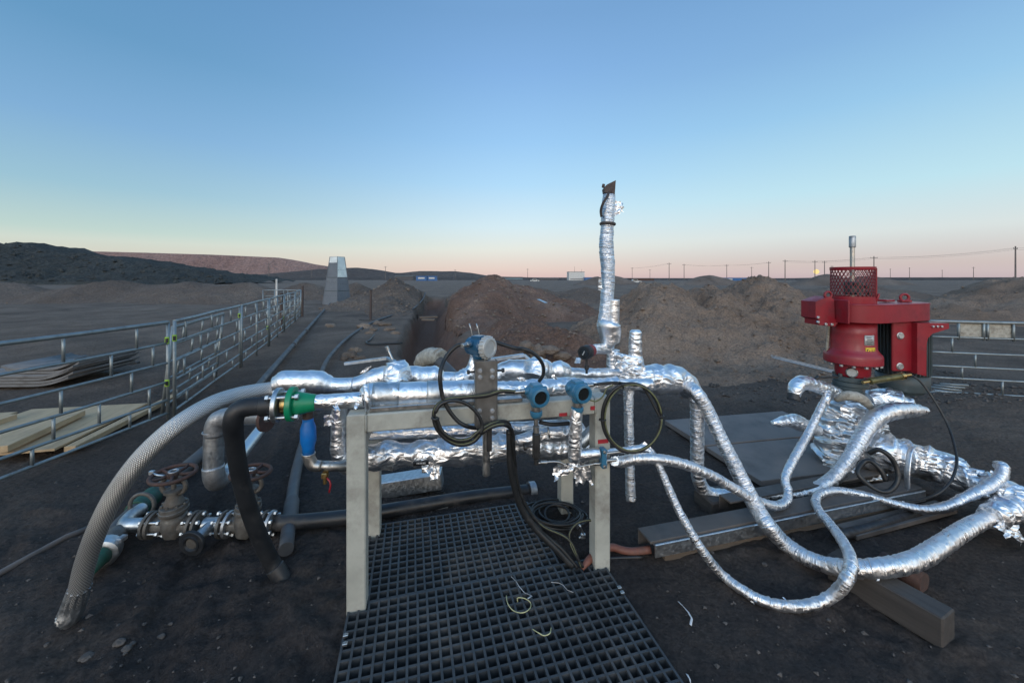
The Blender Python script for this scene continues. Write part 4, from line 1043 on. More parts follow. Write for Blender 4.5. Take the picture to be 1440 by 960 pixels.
# blue valve, stainless bottom, left foil drop
t = thing('blue_valve_drop', R(434, 650, .2), 'vertical blue valve body hanging under the green reducer', 'valve')
dv = .16
m = MB(); q = R(433, 580, dv); m.cyl(q+V((0, 0, .03)), q-V((0, 0, .04)), .026, seg=18); part('neck', m, M['rust_brown'], t)
a, b = R(433, 588, dv), R(434, 638, dv); L_ = (b-a).length
m = MB(); m.lathe(a, b-a, [(.026, 0), (.028, .02), (.038, .05), (.039, L_*.62), (.030, L_*.8), (.029, L_)], 26); part('valve_body', m, M['blue'], t)
m = MB(); m.tube([b+V((0, 0, .004)), R(435, 645, dv), R(441, 654, dv), R(452, 655, dv)], [.030, .030, .030, .027], 18, .012); m.ring(b, EZ, .028, .006, 24, 8); part('elbow', m, M['stainless'], t)
m = MB(); m.tube([R(450, 655, dv), R(475, 655, dv+.01), R(498, 655, dv+.05)], .026, 18, .04); part('stainless_pipe', m, M['stainless'], t)
q = R(457, 668, dv-.02)
m = MB(); m.cyl(R(457, 660, dv), R(457, 680, dv), .010, seg=12); m.box(q, (.03, .03, .03), None, .004); part('drain_valve', m, M['brass'], t)
m = MB(); m.tube([R(460, 672, dv-.04), R(465, 679, dv-.05), R(463, 692, dv-.05)], .005, 8, .02); part('red_lever', m, M['red'], t)
t = thing('foil_drop_pipe', R(477, 655, .3), 'short crumpled foil pipe dropping behind the left front leg', 'insulated pipe')
pts, rad = rp([(478, 560, 9.5), (477, 585, 10), (476, 615, 10), (477, 635, 11), (483, 650, 12), (496, 655, 13), (512, 654, 13)], .30)
part('pipe', ftube(pts, rad, 'crumple', 21, 34, .007, .008), M['foil_crumple'], t)
one_flap(t, R(469, 590, .28), V((-.05, -.01, .0)), V((0, 0, -.06)), 6, .01, 4)

# ------------------------------------------------------------------ lower pipes
LO = .26
t = thing('foil_lower_pipe', R(640, 690, LO), 'fat crumpled foil pipe hanging below the front beam', 'insulated pipe')
pts, rad = rp([(508, 645, 13), (522, 642, 17), (545, 640, 19), (575, 639, 17), (600, 638, 18.5), (640, 636, 18.5), (680, 632, 19), (708, 629, 19), (722, 627, 15), (730, 627, 10), (745, 628, 9)], LO)
part('pipe', ftube(pts, rad, 'crumple', 17, 60, .006, .016, 8, 1.2), M['foil_crumple'], t)
pts, rad = rp([(742, 628, 9), (750, 629, 13.5), (772, 630, 14.5), (800, 630, 14.5), (822, 630, 13), (846, 631, 10)], LO-.02)
part('pipe', ftube(pts, rad, 'crumple', 19, 44, .0065, .014, 10), M['foil_crumple'], t)
p_ = R(583, 651, LO-.09)
one_flap(t, R(600, 640, LO-.06), V((.01, -.02, -.09)), V((.06, .02, 0)), 8, .02, 6); one_flap(t, R(612, 655, LO-.02), V((.0, -.02, -.07)), V((.05, .02, 0)), 8, .02, 16); one_flap(t, R(715, 622, LO-.05), V((.06, -.03, -.02)), V((.0, .02, -.08)), 8, .03, 26)
m = MB(); m.box(R(592, 651, LO-.105), (.085, .010, .032), RM @ Matrix.Rotation(.5, 3, 'X'), .002); tag_ = part('label_patch', m, M['rubber'], t, 'small black tag with white marks on the fat lower pipe')
m = MB()
for k in range(6): m.box(R(586.5+k*2.2, 651.2-k*.05, LO-.113), (.005, .004, .010), RM @ Matrix.Rotation(.5, 3, 'X'), 0)
part('lettering', m, M['white'], tag_)
t = thing('foil_return_pipe', R(650, 640, .38), 'slimmer foil pipe running straight below the beam, above the fat lower pipe', 'insulated pipe')
pts, rad = rp([(512, 611, 8.5), (560, 609, 8.5), (620, 606, 8.5), (690, 603, 8.5), (760, 600, 8.5), (800, 598, 8.5)], .36)
part('pipe', ftube(pts, rad, 'crumple', 27, 30, .009, .005, 8), M['foil_crumple'], t)
pts, rad = rp([(727, 620, 8), (745, 616, 9.5), (765, 611, 11), (785, 609, 13), (812, 607, 13), (822, 603, 9)], .22)
part('branch', ftube(pts, rad, 'crumple', 31, 36, .007, .010), M['foil_crumple'], t)
pts, rad = rp([(815, 624, 9), (828, 612, 9.5), (838, 600, 8)], .08)
part('branch', ftube(pts, rad, 'smooth', 35, 30, .007, .003), M['galv'], t, 'short bare nozzle beside the right front leg')
m = MB(); m.tube([R(770, 600, .10), R(772, 609, .08), R(773, 615, .08)], .006, 8, .02); m.cyl(R(760, 611, .1), R(773, 607, .09), .007, seg=8); part('lever_handle', m, M['stainless'], t)
m = MB(); m.tube([R(758, 593, .02), R(775, 596.5, .0), R(800, 595, .02)], .011, 10, .02); part('black_band', m, M['rubber'], t)

# galvanised bench behind
t = thing('galvanised_rest', G(580, 742), 'low galvanised channel rest on the ground behind the fat lower pipe', 'pipe rest')
d0, d1 = 2.95, 3.0
m = MB(); m.beam(P(512, 688, d0), P(622, 671, d1), .14, .125, bev=.006); part('channel', m, M['galv'], t)
m = MB(); q = P(613, 690, d1); m.box((q.x, q.y, q.z/2-.02), (.10, .10, q.z+.02), RM, .005); part('leg', m, M['galv'], t)
m = MB(); q = P(516, 690, d0); m.box((q.x, q.y, q.z/2-.02), (.10, .10, q.z+.02), RM, .005); part('leg', m, M['galv'], t)
m = MB(); m.beam(P(500, 735, 2.62), P(630, 711, 2.78), .03, .045, bev=.004); single('steel_bar', m, M['galv_dirty'], 'grey steel bar on the ground in front of the black ground pipe', 'bar')
t = thing('black_ground_pipe', G(560, 735), 'black pipe on the ground crossing behind the frame from the right hand valve', 'pipe')
pts = [P(386, 735, 2.46), P(425, 733, 2.50), P(500, 725, 2.58), P(580, 712, 2.72), P(660, 699, 2.86), P(720, 692, 2.95), P(745, 689, 3.0)]
m = MB(); m.tube(pts, .047, 18, .05); part('pipe', m, M['poly'], t)
m = MB(); d_ = (pts[-1]-pts[-2]).normalized(); m.lathe(pts[-1]-d_*.01, d_, [(.05, 0), (.062, .0), (.062, .05), (.04, .06)], 20); part('end_cap', m, M['galv_dirty'], t)

# ------------------------------------------------------------------ valve manifold on the left
mo = P(270, 741, 2.41)
t = thing('valve_manifold', (mo.x, mo.y, 0), 'dirty pipe manifold on the ground with two handwheel gate valves', 'valve manifold')
ma, mbp = P(172, 738, 2.38), P(383, 736, 2.45); mx = (mbp-ma).normalized(); my = EZ.cross(mx)
def mp(px): # point on manifold axis under pixel column
    k = (px-172)/(383-172); return ma.lerp(mbp, k)
m = MB(); m.tube([mp(213), mp(190), mp(180)-mx*.0, mp(172)+my*.02+V((0, 0, .0)), mp(166)+my*.09, mp(166)+my*.17], .040, 20, .012); part('elbow', m, M['galv'], t)
m = MB(); m.ring(mp(168)+my*.16+V((0, 0, .03)), my, .075, .012, 28, 8); part('flange', m, M['iron'], t)
for a, b, mt in ((200, 232, 'galv'), (285, 316, 'galv'), (372, 386, 'iron')):
    m = MB(); m.cyl(mp(a), mp(b), .040, seg=20); part('spool', m, M[mt], t)
for px in (209, 215.5, 271, 278.5, 313, 321, 372, 381):
    m = MB(); m.lathe(mp(px)-mx*.009, mx, [(.03, 0), (.076, 0), (.078, .002), (.078, .016), (.076, .018), (.03, .018)], 30); part('flange', m, M['iron' if px not in (381, 321) else 'galv_dirty'], t)
def studs(p0, p1):
    for k in range(6):
        a = 2*PI*k/6+.35; q = my*math.cos(a)*.062+EZ*math.sin(a)*.062
        m = MB(); m.cyl(mp(p0)+q, mp(p1)+q, .0075, seg=8); m.bolt(mp(p0)+q+mx*.014, -mx, .013, .012); m.bolt(mp(p1)+q-mx*.014, mx, .013, .012); part('bolt', m, M['galv'], t)
studs(204, 232); studs(262, 286); studs(303, 330); studs(364, 388)
def gate_valve(px, tilt, wheel_r=.112):
    c = mp(px); up = (EZ+mx*tilt[0]+my*tilt[1]).normalized()
    m = MB(); m.cyl(c-mx*.15, c+mx*.12, .05, seg=22); m.lathe(c-up*.075, up, [(.03, 0), (.055, .015), (.066, .06), (.07, .12), (.060, .15)], 26); m.box(c-up*.07, (.05, .05, .03), None, .006)
    v = part('valve_body', m, M['iron'], t)
    m = MB(); m.lathe(c+up*.085, up, [(.05, 0), (.070, .0), (.072, .004), (.072, .02), (.068, .024), (.068, .045), (.065, .048), (.05, .05)], 30, sx=1.12)
    for k in range(8):
        a = 2*PI*k/8; m.bolt(c+up*.13+mx*(math.cos(a)*.062)+my*(math.sin(a)*.055), up, .009, .012)
    m.lathe(c+up*.13, up, [(.056, 0), (.052, .018), (.042, .04), (.036, .055), (.034, .08), (.05, .085), (.05, .10), (.03, .105)], 26)
    part('bonnet', m, M['iron'], v)
    m = MB()
    for s in (-1, 1):
        b0 = c+up*.20
        m.tube([b0+mx*(.03*s), b0+mx*(.062*s)+up*.02, b0+mx*(.070*s)+up*.06, b0+mx*(.045*s)+up*.10, b0+mx*(.012*s)+up*.115], .013, 10, .012)
    m.cyl(c+up*.2, c+up*.34, .014, seg=12); m.lathe(c+up*.305, up, [(.02, 0), (.034, .004), (.034, .03), (.02, .036)], 18)
    part('yoke', m, M['iron'], v)
    m = MB(); w = c+up*.325; m.ring(w, up, wheel_r, .0115, 44, 10); m.lathe(w-up*.012, up, [(.018, 0), (.036, 0), (.036, .026), (.018, .026)], 18)
    ref = EZ.cross(up); x = mx.cross(up).normalized(); y = up.cross(x)
    for k in range(5):
        a = 2*PI*k/5+.5; d_ = x*math.cos(a)+y*math.sin(a); m.tube([w+d_*.03, w+d_*.065+up*-.006, w+d_*(wheel_r-.004)], [.011, .009, .010], 8, .02)
    part('handwheel', m, M['rust'], v)
    m = MB(); m.ring(w+up*.018, up, .022, .006, 18, 8); part('wheel_nut', m, M['galv_dirty'], v)
    return v
gate_valve(244, (.02, -.05)); gate_valve(346, (.07, .02), .108)
q = mp(248)+V((-.14, -.02, .335)); m = MB(); m.box(q, (.03, .02, .025), None, .003); m.tube([q, q+V((.05, -.02, -.005)), q+V((.09, -.0, -.02))], .006, 8, .02); part('tag_wire', m, M['galv'], t)
m = MB(); c = mp(298); f_ = (-my+V((-.12, 0, -.1))).normalized(); m.cyl(c, c+f_*.14, .036, seg=20); part('branch', m, M['galv'], t)
m = MB(); m.lathe(c+f_*.14, f_, [(.036, 0), (.074, 0), (.076, .004), (.076, .018), (.073, .022), (.052, .022), (.050, .028), (.040, .028), (.037, .022), (.028, .012), (.0, .008)], 34, False); part('blind_flange', m, M['rubber'], t)
m = MB(); m.cyl(c+f_*.153, c+f_*.158, .032, seg=22); part('flange_bore', m, M['iron'], t)

# ------------------------------------------------------------------ gratings
def grating(c, ang, w, d, z, label, pitch=.0468):
    ex, ey = V((math.cos(ang), math.sin(ang), 0)), V((-math.sin(ang), math.cos(ang), 0)); RMg = Matrix((ex, ey, EZ)).transposed()
    t_ = thing('floor_grating', (c[0], c[1], z-.04), label, 'grating')
    m = MB(); nx, ny = round(w/pitch), round(d/pitch); C0 = V((c[0], c[1], z))
    xs = [-w/2+w*i/nx for i in range(nx+1)]; ys = [-d/2+d*i/ny for i in range(ny+1)]
    tb, tt, hh = .0078, .0105, .04
    def bar(a, b, s):      # tapered bar: wide at the top
        dd = (b-a).normalized(); o = len(m.v); s2 = s
        for q in (a, b):
            m.v += [q+s2*(-tt/2), q+s2*(tt/2), q+s2*(tb/2)-EZ*hh, q-s2*(tb/2)-EZ*hh]
        for f in ((0, 4, 5, 1), (1, 5, 6, 2), (2, 6, 7, 3), (3, 7, 4, 0), (0, 1, 2, 3), (7, 6, 5, 4)): m.face([o+k for k in f], None, False)
    for x in xs: bar(C0+ex*x-ey*(d/2), C0+ex*x+ey*(d/2), ex)
    for y in ys: bar(C0+ey*y-ex*(w/2)+EZ*-.0015, C0+ey*y+ex*(w/2)+EZ*-.0015, -ey)
    part('grid', m, M['grating'], t_)
    return t_, C0, ex, ey
t, c, ex, ey = grating((-.02, 1.56), GA, 1.345, 1.03, .036, 'front black plastic grating underfoot, with wire scraps on it')
C_f = c
for (px, py) in ((486, 893), (485, 905), (871, 826), (875, 833)):
    q = G(px, py, .045); m = MB(); m.box(q, (.022, .016, .012), Matrix((ex, ey, EZ)).transposed(), .002); m.cyl(q, q+V((0, 0, .010)), .005, seg=8); part('clip', m, M['stainless'], t)
q_ = C_f+ey*(1.03/2+.315+.006)
t, c, ex, ey = grating((q_.x-.125*math.cos(GA), q_.y-.125*math.sin(GA)), GA, 1.11, .62, .034, 'rear black plastic grating between the frame legs')
def scrap(name, pts, r, mat, label, cat, z=.045):
    m = MB(); m.tube([G(x, y, z+dz_) for (x, y, dz_) in pts], r, 7, .006); single(name, m, M[mat], label, cat)
scrap('wire_scrap', [(712, 837, 0), (714, 848, .01), (722, 858, 0), (735, 861, .015), (745, 855, .01), (746, 847, 0), (738, 841, .02), (728, 840, .02), (728, 846, 0)], .0021, 'beige_wire', 'curled pale yellow wire scrap in the middle of the front grating', 'wire scrap')
scrap('wire_scrap', [(749, 884, 0), (757, 889, .012), (765, 893, 0), (773, 890, .01), (775, 882, 0)], .0021, 'beige_wire', 'small wavy pale wire scrap on the front grating nearest the camera', 'wire scrap')
def ribbon(name, pts, w, label):
    m = MB(); qs = [G(x, y, .042+dz_) for (x, y, dz_) in pts]
    for i, q in enumerate(qs):
        d_ = (qs[min(i+1, len(qs)-1)]-qs[max(i-1, 0)]).normalized(); s = d_.cross(EZ).normalized()*w*(.5+.5*nz(i*1.3, 4)); m.v += [q-s, q+s+EZ*.004]
        m.v += [q-s+EZ*.0015, q+s+EZ*.0055]
    for i in range(len(qs)-1):
        o = i*4
        m.face((o, o+1, o+5, o+4)); m.face((o+2, o+6, o+7, o+3)); m.face((o, o+4, o+6, o+2)); m.face((o+1, o+3, o+7, o+5))
    single(name, m, M['white'], label, 'tape scrap')
ribbon('tape_scrap', [(719, 811, 0), (726, 818, .015), (731, 826, .006), (738, 834, .012), (748, 838, 0), (742, 842, .01)], .005, 'white tape strip on the front grating above the curled wire')
ribbon('tape_scrap', [(775, 819, 0), (786, 820, .012), (792, 823, .004), (798, 830, .012), (806, 833, 0)], .004, 'short white tape strip on the right half of the front grating')
ribbon('tape_scrap', [(954, 846, -.03), (961, 853, -.02), (968, 861, -.03), (973, 870, -.02), (971, 879, -.032)], .008, 'white crumpled tape strip on the dirt right of the grating')
ribbon('tape_scrap', [(966, 948, -.03), (970, 955, -.01), (971, 962, -.03)], .010, 'white tape scrap at the bottom edge beside the front grating corner')

# ------------------------------------------------------------------ transmitters and bracket
def transmitter(c, f, k, mats, label, screen=True, neck_to=None, gland=None, dome=True):
    """c: housing centre, f: facing of the front cap, k: size"""
    f = V(f).normalized(); s = EZ.cross(f).normalized()
    t_ = thing('pressure_transmitter', c-EZ*.12*k, label, 'transmitter', 'blue transmitters on the rig')
    m = MB(); m.lathe(c-f*.062*k, f, [(.036*k, 0), (.044*k, .006*k), (.046*k, .03*k), (.049*k, .034*k), (.049*k, .09*k), (.046*k, .094*k), (.046*k, .105*k)], 30)
    m.lathe(c-EZ*.03*k, -EZ, [(.034*k, 0), (.030*k, .022*k), (.026*k, .036*k)], 22)
    m.box(c+EZ*.045*k-f*.0, (.055*k, .06*k, .02*k), Matrix((s, f, EZ)).transposed(), .004*k)
    part('housing', m, M[mats], t_)
    m = MB()
    if screen: m.lathe(c+f*.043*k, f, [(.046*k, 0), (.050*k, .004*k), (.050*k, .02*k), (.046*k, .028*k), (.036*k, .03*k), (.033*k, .018*k)], 30, False); part('cap', m, M[mats], t_)
    else:
        prof = [(.046*k, 0), (.054*k, .003*k), (.054*k, .026*k), (.050*k, .034*k), (.038*k, .036*k), (.036*k, .031*k), (.0, .031*k)]
        m.lathe(c+f*.043*k, f, prof, 36, False)
        for i in range(18):
            a = 2*PI*i/18; u = s*math.cos(a)+f.cross(s)*math.sin(a); m.box(c+f*.057*k+u*.054*k, (.008*k, .024*k, .008*k), Matrix((f.cross(u), f, u)).transposed(), .001)
        part('cap', m, M['cap_grey'], t_)
    if screen: m = MB(); m.cyl(c+f*.055*k, c+f*.062*k, .035*k, seg=26); part('screen', m, M['screen'], t_)
    for sg in (-1, 1):
        m = MB(); m.cyl(c+s*sg*.035*k+EZ*.018*k-f*.01, c+s*sg*.062*k+EZ*.018*k-f*.01, .017*k, seg=16); part('conduit_port', m, M[mats], t_)
    m = MB(); m.cyl(c-EZ*.055*k, c-EZ*.088*k, .027*k, seg=22); part('neck', m, M['stainless'], t_)
    if neck_to is not None:
        m = MB(); m.lathe(c-EZ*.086*k, -EZ, [(.030*k, 0), (.033*k, .004*k), (.033*k, .018*k), (.027*k, .03*k), (.022*k, .036*k)], 22); part('union', m, M[mats], t_)
    for (sg, Lg) in (gland or []):
        a = c+s*sg*.060*k+EZ*.018*k-f*.01; m = MB(); m.cyl(a, a+s*sg*Lg*.4, .014*k, seg=6); m.cyl(a+s*sg*Lg*.4, a+s*sg*Lg, .011*k, seg=14); part('cable_gland', m, M['stainless'], t_)
    return t_
TO = -.10
c1 = R(673, 487, .0); transmitter(c1, (.80, -.58, .02), 1.06, 'tblue_dark', 'dark blue transmitter with a ribbed grey cap on top of the steel bracket', False, None, [(-1, .055), (1, .05)])
c2 = R(754, 554, TO); transmitter(c2, (.30, -.95, -.02), 1.0, 'tblue', 'light blue transmitter with dark round screen, left of the pair on the front beam', True, 1, [(-1, .06)])
c3 = R(812, 549, TO); transmitter(c3, (.34, -.94, -.02), 1.0, 'tblue', 'light blue transmitter with dark round screen, on the foil column by the right leg', True, 1, [(1, .05)])
def port(c, f, sg, k, L_):
    f = V(f).normalized(); s_ = EZ.cross(f).normalized(); return c+s_*sg*(.060*k+L_-.012)+EZ*.018*k-f*.01
# bracket
t = thing('steel_bracket', R(684, 650, -.02), 'grey bolted steel bracket standing across the front beam under the top transmitter', 'bracket')
bo = -.075
ctr = (R(684, 508, bo)+R(684, 600, bo))/2; hgt = (R(684, 507, bo)-R(684, 601, bo)).length
m = MB(); m.box(ctr, (.108, .006, hgt), RM, .002)
for s in (-1, 1): m.box(ctr+EX*(s*.0555)+EY*.022, (.006, .046, hgt), RM, .002)
part('plate', m, M['bracket'], t)
for (px, py) in ((675, 521), (692, 521), (675, 530), (692, 530), (674, 577), (692, 577), (674, 586), (692, 587)):
    q = R(px, py, bo)-EY*.003; m = MB(); m.lathe(q, -EY, [(.013, 0), (.013, .003)], 18); m.bolt(q-EY*.003, -EY, .0095, .009); part('bolt', m, M['galv_dirty'], t)
for s in (-1, 1):
    q = ctr+EX*(s*.058)+EZ*(hgt*.33)+EY*.02; m = MB(); m.cyl(q, q+EX*(s*.04), .006, seg=8); m.bolt(q+EX*(s*.026), EX*s, .012, .012); part('clamp_bolt', m, M['dark_steel'], t)
m = MB(); m.cyl(R(683, 498, .0), R(684, 668, .0)*1, .020, seg=18); part('post', m, M['stainless'], t)
m = MB(); m.box(R(688, 615, bo+.03), (.026, .02, .14), RM, .002); part('tail_strip', m, M['dark_steel'], t)

# valve stack below the left screen transmitter, tubing
t = thing('instrument_valve', R(755, 655, TO), 'slim steel needle valve stack under the left screen transmitter', 'valve')
m = MB(); m.cyl(c2-EZ*.12, c2-EZ*.165, .013, seg=6); m.cyl(c2-EZ*.165, c2-EZ*.2, .018, seg=6); part('adapter', m, M['stainless'], t)
zb = R(753, 650, TO).z; zt = c2.z-.2
m = MB(); m.box(V((c2.x, c2.y, (zt+zb)/2+.01)), (.036, .036, (zt-zb)*.86), RM, .006); m.cyl((c2.x, c2.y, zb+.03), (c2.x, c2.y, zb-.012), .013, seg=6); part('valve_body', m, M['dark_steel'], t)
m = MB(); q = R(753, 627, TO); m.cyl(q, q-EX*.055, .007, seg=8); m.cyl(q-EX*.05, q-EX*.062, .017, seg=14); part('knob', m, M['dark_steel'], t)
m = MB(); m.tube([R(756, 651, TO), R(772, 649, TO), R(786, 649.5, TO), R(797, 655, TO), R(808, 657, TO), R(825, 654, TO), R(846, 650.5, TO), R(866, 648, TO+.02)], .0058, 9, .012); part('impulse_tube', m, M['stainless'], t)
for px, py in ((764, 650), (838, 652)):
    m = MB(); m.cyl(R(px-4, py, TO), R(px+5, py-.3, TO), .010, seg=6); part('tube_fitting', m, M['stainless'], t)
t = thing('foil_column', R(808, 660, TO), 'upright crumpled foil column under the right screen transmitter with a short side arm', 'insulated pipe')
pts, rad = rp([(811, 574, 8), (810, 590, 8.8), (809, 615, 9), (808, 638, 9.3), (807, 648, 8)], TO)
part('column', ftube(pts, rad, 'crumple', 41, 34, .006, .007), M['foil_crumple'], t)
pts, rad = rp([(812, 640, 7.5), (825, 638.5, 7.8), (842, 637, 7.2)], TO)
part('side_arm', ftube(pts, rad, 'crumple', 43, 30, .006, .006), M['foil_crumple'], t)
one_flap(t, R(804, 650, TO), V((-.06, -.01, -.075)), V((.09, .02, .02)), 9, .03, 51); one_flap(t, R(815, 648, TO+.02), V((.03, .02, -.14)), V((.10, .0, .0)), 9, .03, 61); one_flap(t, R(803, 657, TO), V((-.10, -.02, -.01)), V((.0, .02, -.05)), 9, .02, 71)
t = thing('blue_union', R(848, 640, TO), 'small blue clamp union on the right front leg between foil arm and foil hose', 'fitting')
q = R(848, 643, TO); m = MB(); m.box(q, (.030, .045, .105), RM, .005); part('clamp_body', m, M['tblue'], t)
m = MB(); m.cyl(R(850, 637.5, TO), R(878, 634, TO), .0085, seg=10); m.cyl(R(846, 648, TO), R(870, 646, TO), .009, seg=8); m.bolt(R(847, 632, TO)-EY*.024, -EY, .009, .01); m.bolt(R(847, 652, TO)-EY*.024, -EY, .009, .01); part('stud', m, M['stainless'], t)
pts, rad = rp([(853, 634.5, 3.5), (875, 633, 4), (900, 630, 4.5), (912, 632, 4)], TO+.06); part('foil_sleeve', ftube(pts, rad, 'crumple', 47, 18, .007, .003), M['foil_crumple'], t)

# ------------------------------------------------------------------ cables on the rig
def cable(pxs, r, label, off=TO-.01, stripe=False, name='black_cable', group='cables on the rig', three=None, mat='cable'):
    pts = three or [q if isinstance(q, Vector) else R(q[0], q[1], (q[2] if len(q) > 2 else off)) for q in pxs]
    t_ = None
    m = MB(); m.tube(pts, r, 9, .012)
    o = single(name, m, M[mat], label, 'cable', group)
    if stripe:
        m = MB(); m.tube([p+V((-.001, -r*.70, r*.60)) for p in pts], r*.26, 6, .012); part('stripe', m, M['stripe'], o)
    return o
cable([port(c1, (.80, -.58, .02), -1, 1.06, .055), (643, 486, -.05), (627, 502, -.06), (619, 525), (621, 551), (628, 571), (642, 590), (656, 599), (673, 602, -.05), (690, 601, 0)], .0105, 'black cable curving down left of the bracket from the grey capped transmitter')
cable([port(c2, (.30, -.95, -.02), -1, 1.0, .06), (705, 550), (683, 556), (649, 559), (628, 562), (614, 571), (610, 586), (615, 603), (629, 618), (646, 625), (665, 621), (678, 608), (694, 599), (710, 597), (720, 606, -.05), (722, 630, -.02), (725, 660, .02)], .0105, 'black cable with the big loop hanging in front of the beam', stripe=True)
cable([(612, 580, -.13), (620, 568, -.13), (636, 563, -.13), (655, 567, -.13), (671, 581, -.13), (678, 597, -.13), (676, 610, -.13)], .009, 'black cable forming the inner arc of the hanging loop')
cable([(614, 588, -.125), (622, 606, -.125), (640, 618, -.125), (660, 617, -.125), (676, 604, -.125), (696, 594, -.10), (714, 594, -.06), (719, 610, -.02), (722, 640, .0)], .009, 'yellow striped cable along the bottom of the hanging loop', stripe=True)
cable([port(c1, (.80, -.58, .02), 1, 1.06, .05), (722, 489, .06), (738, 491, .02), (753, 499, .02), (763, 512, .03), (764, 526, .06), (758, 536, .08)], .0105, 'black cable arching right from the grey capped transmitter over the foil pipe')
cable([(716, 605, -.01), (717, 650, -.01), (722, 680, .0), (733, 714, .02), (752, 742, .02), (778, 768, .0), (805, 796, -.02)], .017, 'thick black cable dropping from the beam to the grating', three=None)
cable([(722, 610, .01), (724, 655, .01), (731, 690, .02), (744, 718, .03), (764, 740, .03), (800, 759, .0), (817, 797, -.03)], .009, 'thin striped cable dropping beside the thick one to the grating', stripe=True)
cable([(719, 615, .0), (721, 652, .0), (727, 690, .01), (740, 722, .02), (762, 748, .02), (790, 772, .0), (812, 798, -.02)], .010, 'black cable between the thick and the striped drop')
cable([(834, 731, .02), (822, 732, .02), (811, 736, .02), (802, 747, .01), (801, 760, .0), (807, 776, -.02), (820, 797, -.03)], .007, 'thin striped cable arching down beside the right front leg', stripe=True)
for q in ((612, 588, TO-.03), ):
    m = MB(); c = R(*q); m.ring(c, V((.2, .1, 1)), .019, .006, 18, 8, 1.0, .8); single('cable_tie', m, M['cable'], 'dark tie cinching the hanging cable loop at its left', 'cable tie')
# coil in front of the right leg
cc = R(888, 587, TO-.03); 
def coil(c, ax, rx, ry, r, turns, jit, seed, n_=40, grow=0.0):
    r_ = random.Random(seed); ax = V(ax).normalized(); x = V((1, 0, 0)) if abs(ax.x) < .8 else V((0, 1, 0)); x = (x-ax*x.dot(ax)).normalized(); y = ax.cross(x); pts = []
    for i in range(int(n_*turns)+1):
        a = 2*PI*i/n_; k = 1+jit*noise.noise(V((i*.09, seed, 0)))+grow*i/n_; pts.append(c+x*math.cos(a)*rx*k+y*math.sin(a)*ry*k+ax*(jit*.25*rx*noise.noise(V((i*.07, seed, 9)))))
    return pts
pts = coil(cc, (.05, 1, .02), .158, .186, .008, 3.0, .05, 3)
pts += [R(905, 545, TO-.02), R(890, 541, TO-.01), R(866, 538, TO), R(848, 539, TO), port(c3, (.34, -.94, -.02), 1, 1.0, .05)]
m = MB(); m.tube(pts, .0085, 9, .014)
o = single('cable_coil', m, M['cable'], 'upright black cable coil hung in front of the right front leg', 'cable')
m = MB(); m.tube([p+V((.008, -.007, 0)) for p in coil(cc, (.05, 1, .02), .152, .180, .008, .98, .04, 9)], .0042, 7, .014); part('stripe', m, M['stripe'], o)
for a in (.05, 1.9, 3.2):
    q = cc+V((math.cos(a)*.158, -.0, math.sin(a)*.186)); m = MB(); m.ring(q, V((-math.sin(a), 0, math.cos(a))), .017, .004, 16, 8); part('cable_tie', m, M['cable'], o)
m = MB(); pts = [R(829, 562, TO), R(838, 564, TO), R(848, 557, TO-.01), R(853, 546, TO-.01), R(862, 541, TO)]; m.tube(pts, .004, 8, .01); single('thin_wire', m, M['stripe'], 'thin pale wire looping under the right screen transmitter', 'wire')
# coils on the ground behind the grating
for k in range(9):
    c = G(783, 722, .045+.012*(k % 5)); pts = coil(c, (rnd.uniform(-.12, .12), rnd.uniform(-.12, .12), 1), .20-.013*k+rnd.uniform(-.02, .02), .15-.008*k, .008, 1.02, .12, 20+k)
    m = MB(); m.tube(pts, .0075, 8, .016); single('coiled_cable', m, M['cable'], 'turn of the dark cable coil lying behind the right end of the rear grating', 'cable', 'coiled cable on the ground')
m = MB(); m.tube([G(812, 742, .10), G(815, 738, .16), G(818, 745, .12), G(820, 752, .06), G(814, 756, .05)], .006, 8, .01); m.box(G(820, 753, .06), (.03, .02, .03), None, .004); single('cable_clamp', m, M['galv'], 'small bright metal clamp on the coiled cable by the right front leg', 'clamp')
m = MB(); m.tube([G(560, 742, .02), G(600, 735, .02), G(640, 730, .015), G(700, 727, .02), G(740, 720, .02)], .007, 8, .05); single('ground_cable', m, M['cable'], 'thin dark cable lying along the back edge of the rear grating', 'cable')
# terracotta hose
t = thing('terracotta_hose', G(880, 778), 'terracotta coloured hose on the ground between the right front leg and the channel beam', 'hose')
m = MB(); m.tube([G(818, 800, .03), G(828, 787, .05), G(842, 775, .05), G(860, 769, .035), G(875, 773, .03), G(890, 775, .03), G(915, 772, .05)], [.012, .020, .021, .021, .021, .021, .021], 14, .02); part('hose', m, M['rusty_hose'], t)
m = MB(); m.tube([G(838, 786, .01), G(870, 784, .01), G(905, 783, .02)], .009, 8, .03); single('ground_cable', m, M['cable'], 'thin black cable beside the terracotta hose', 'cable')

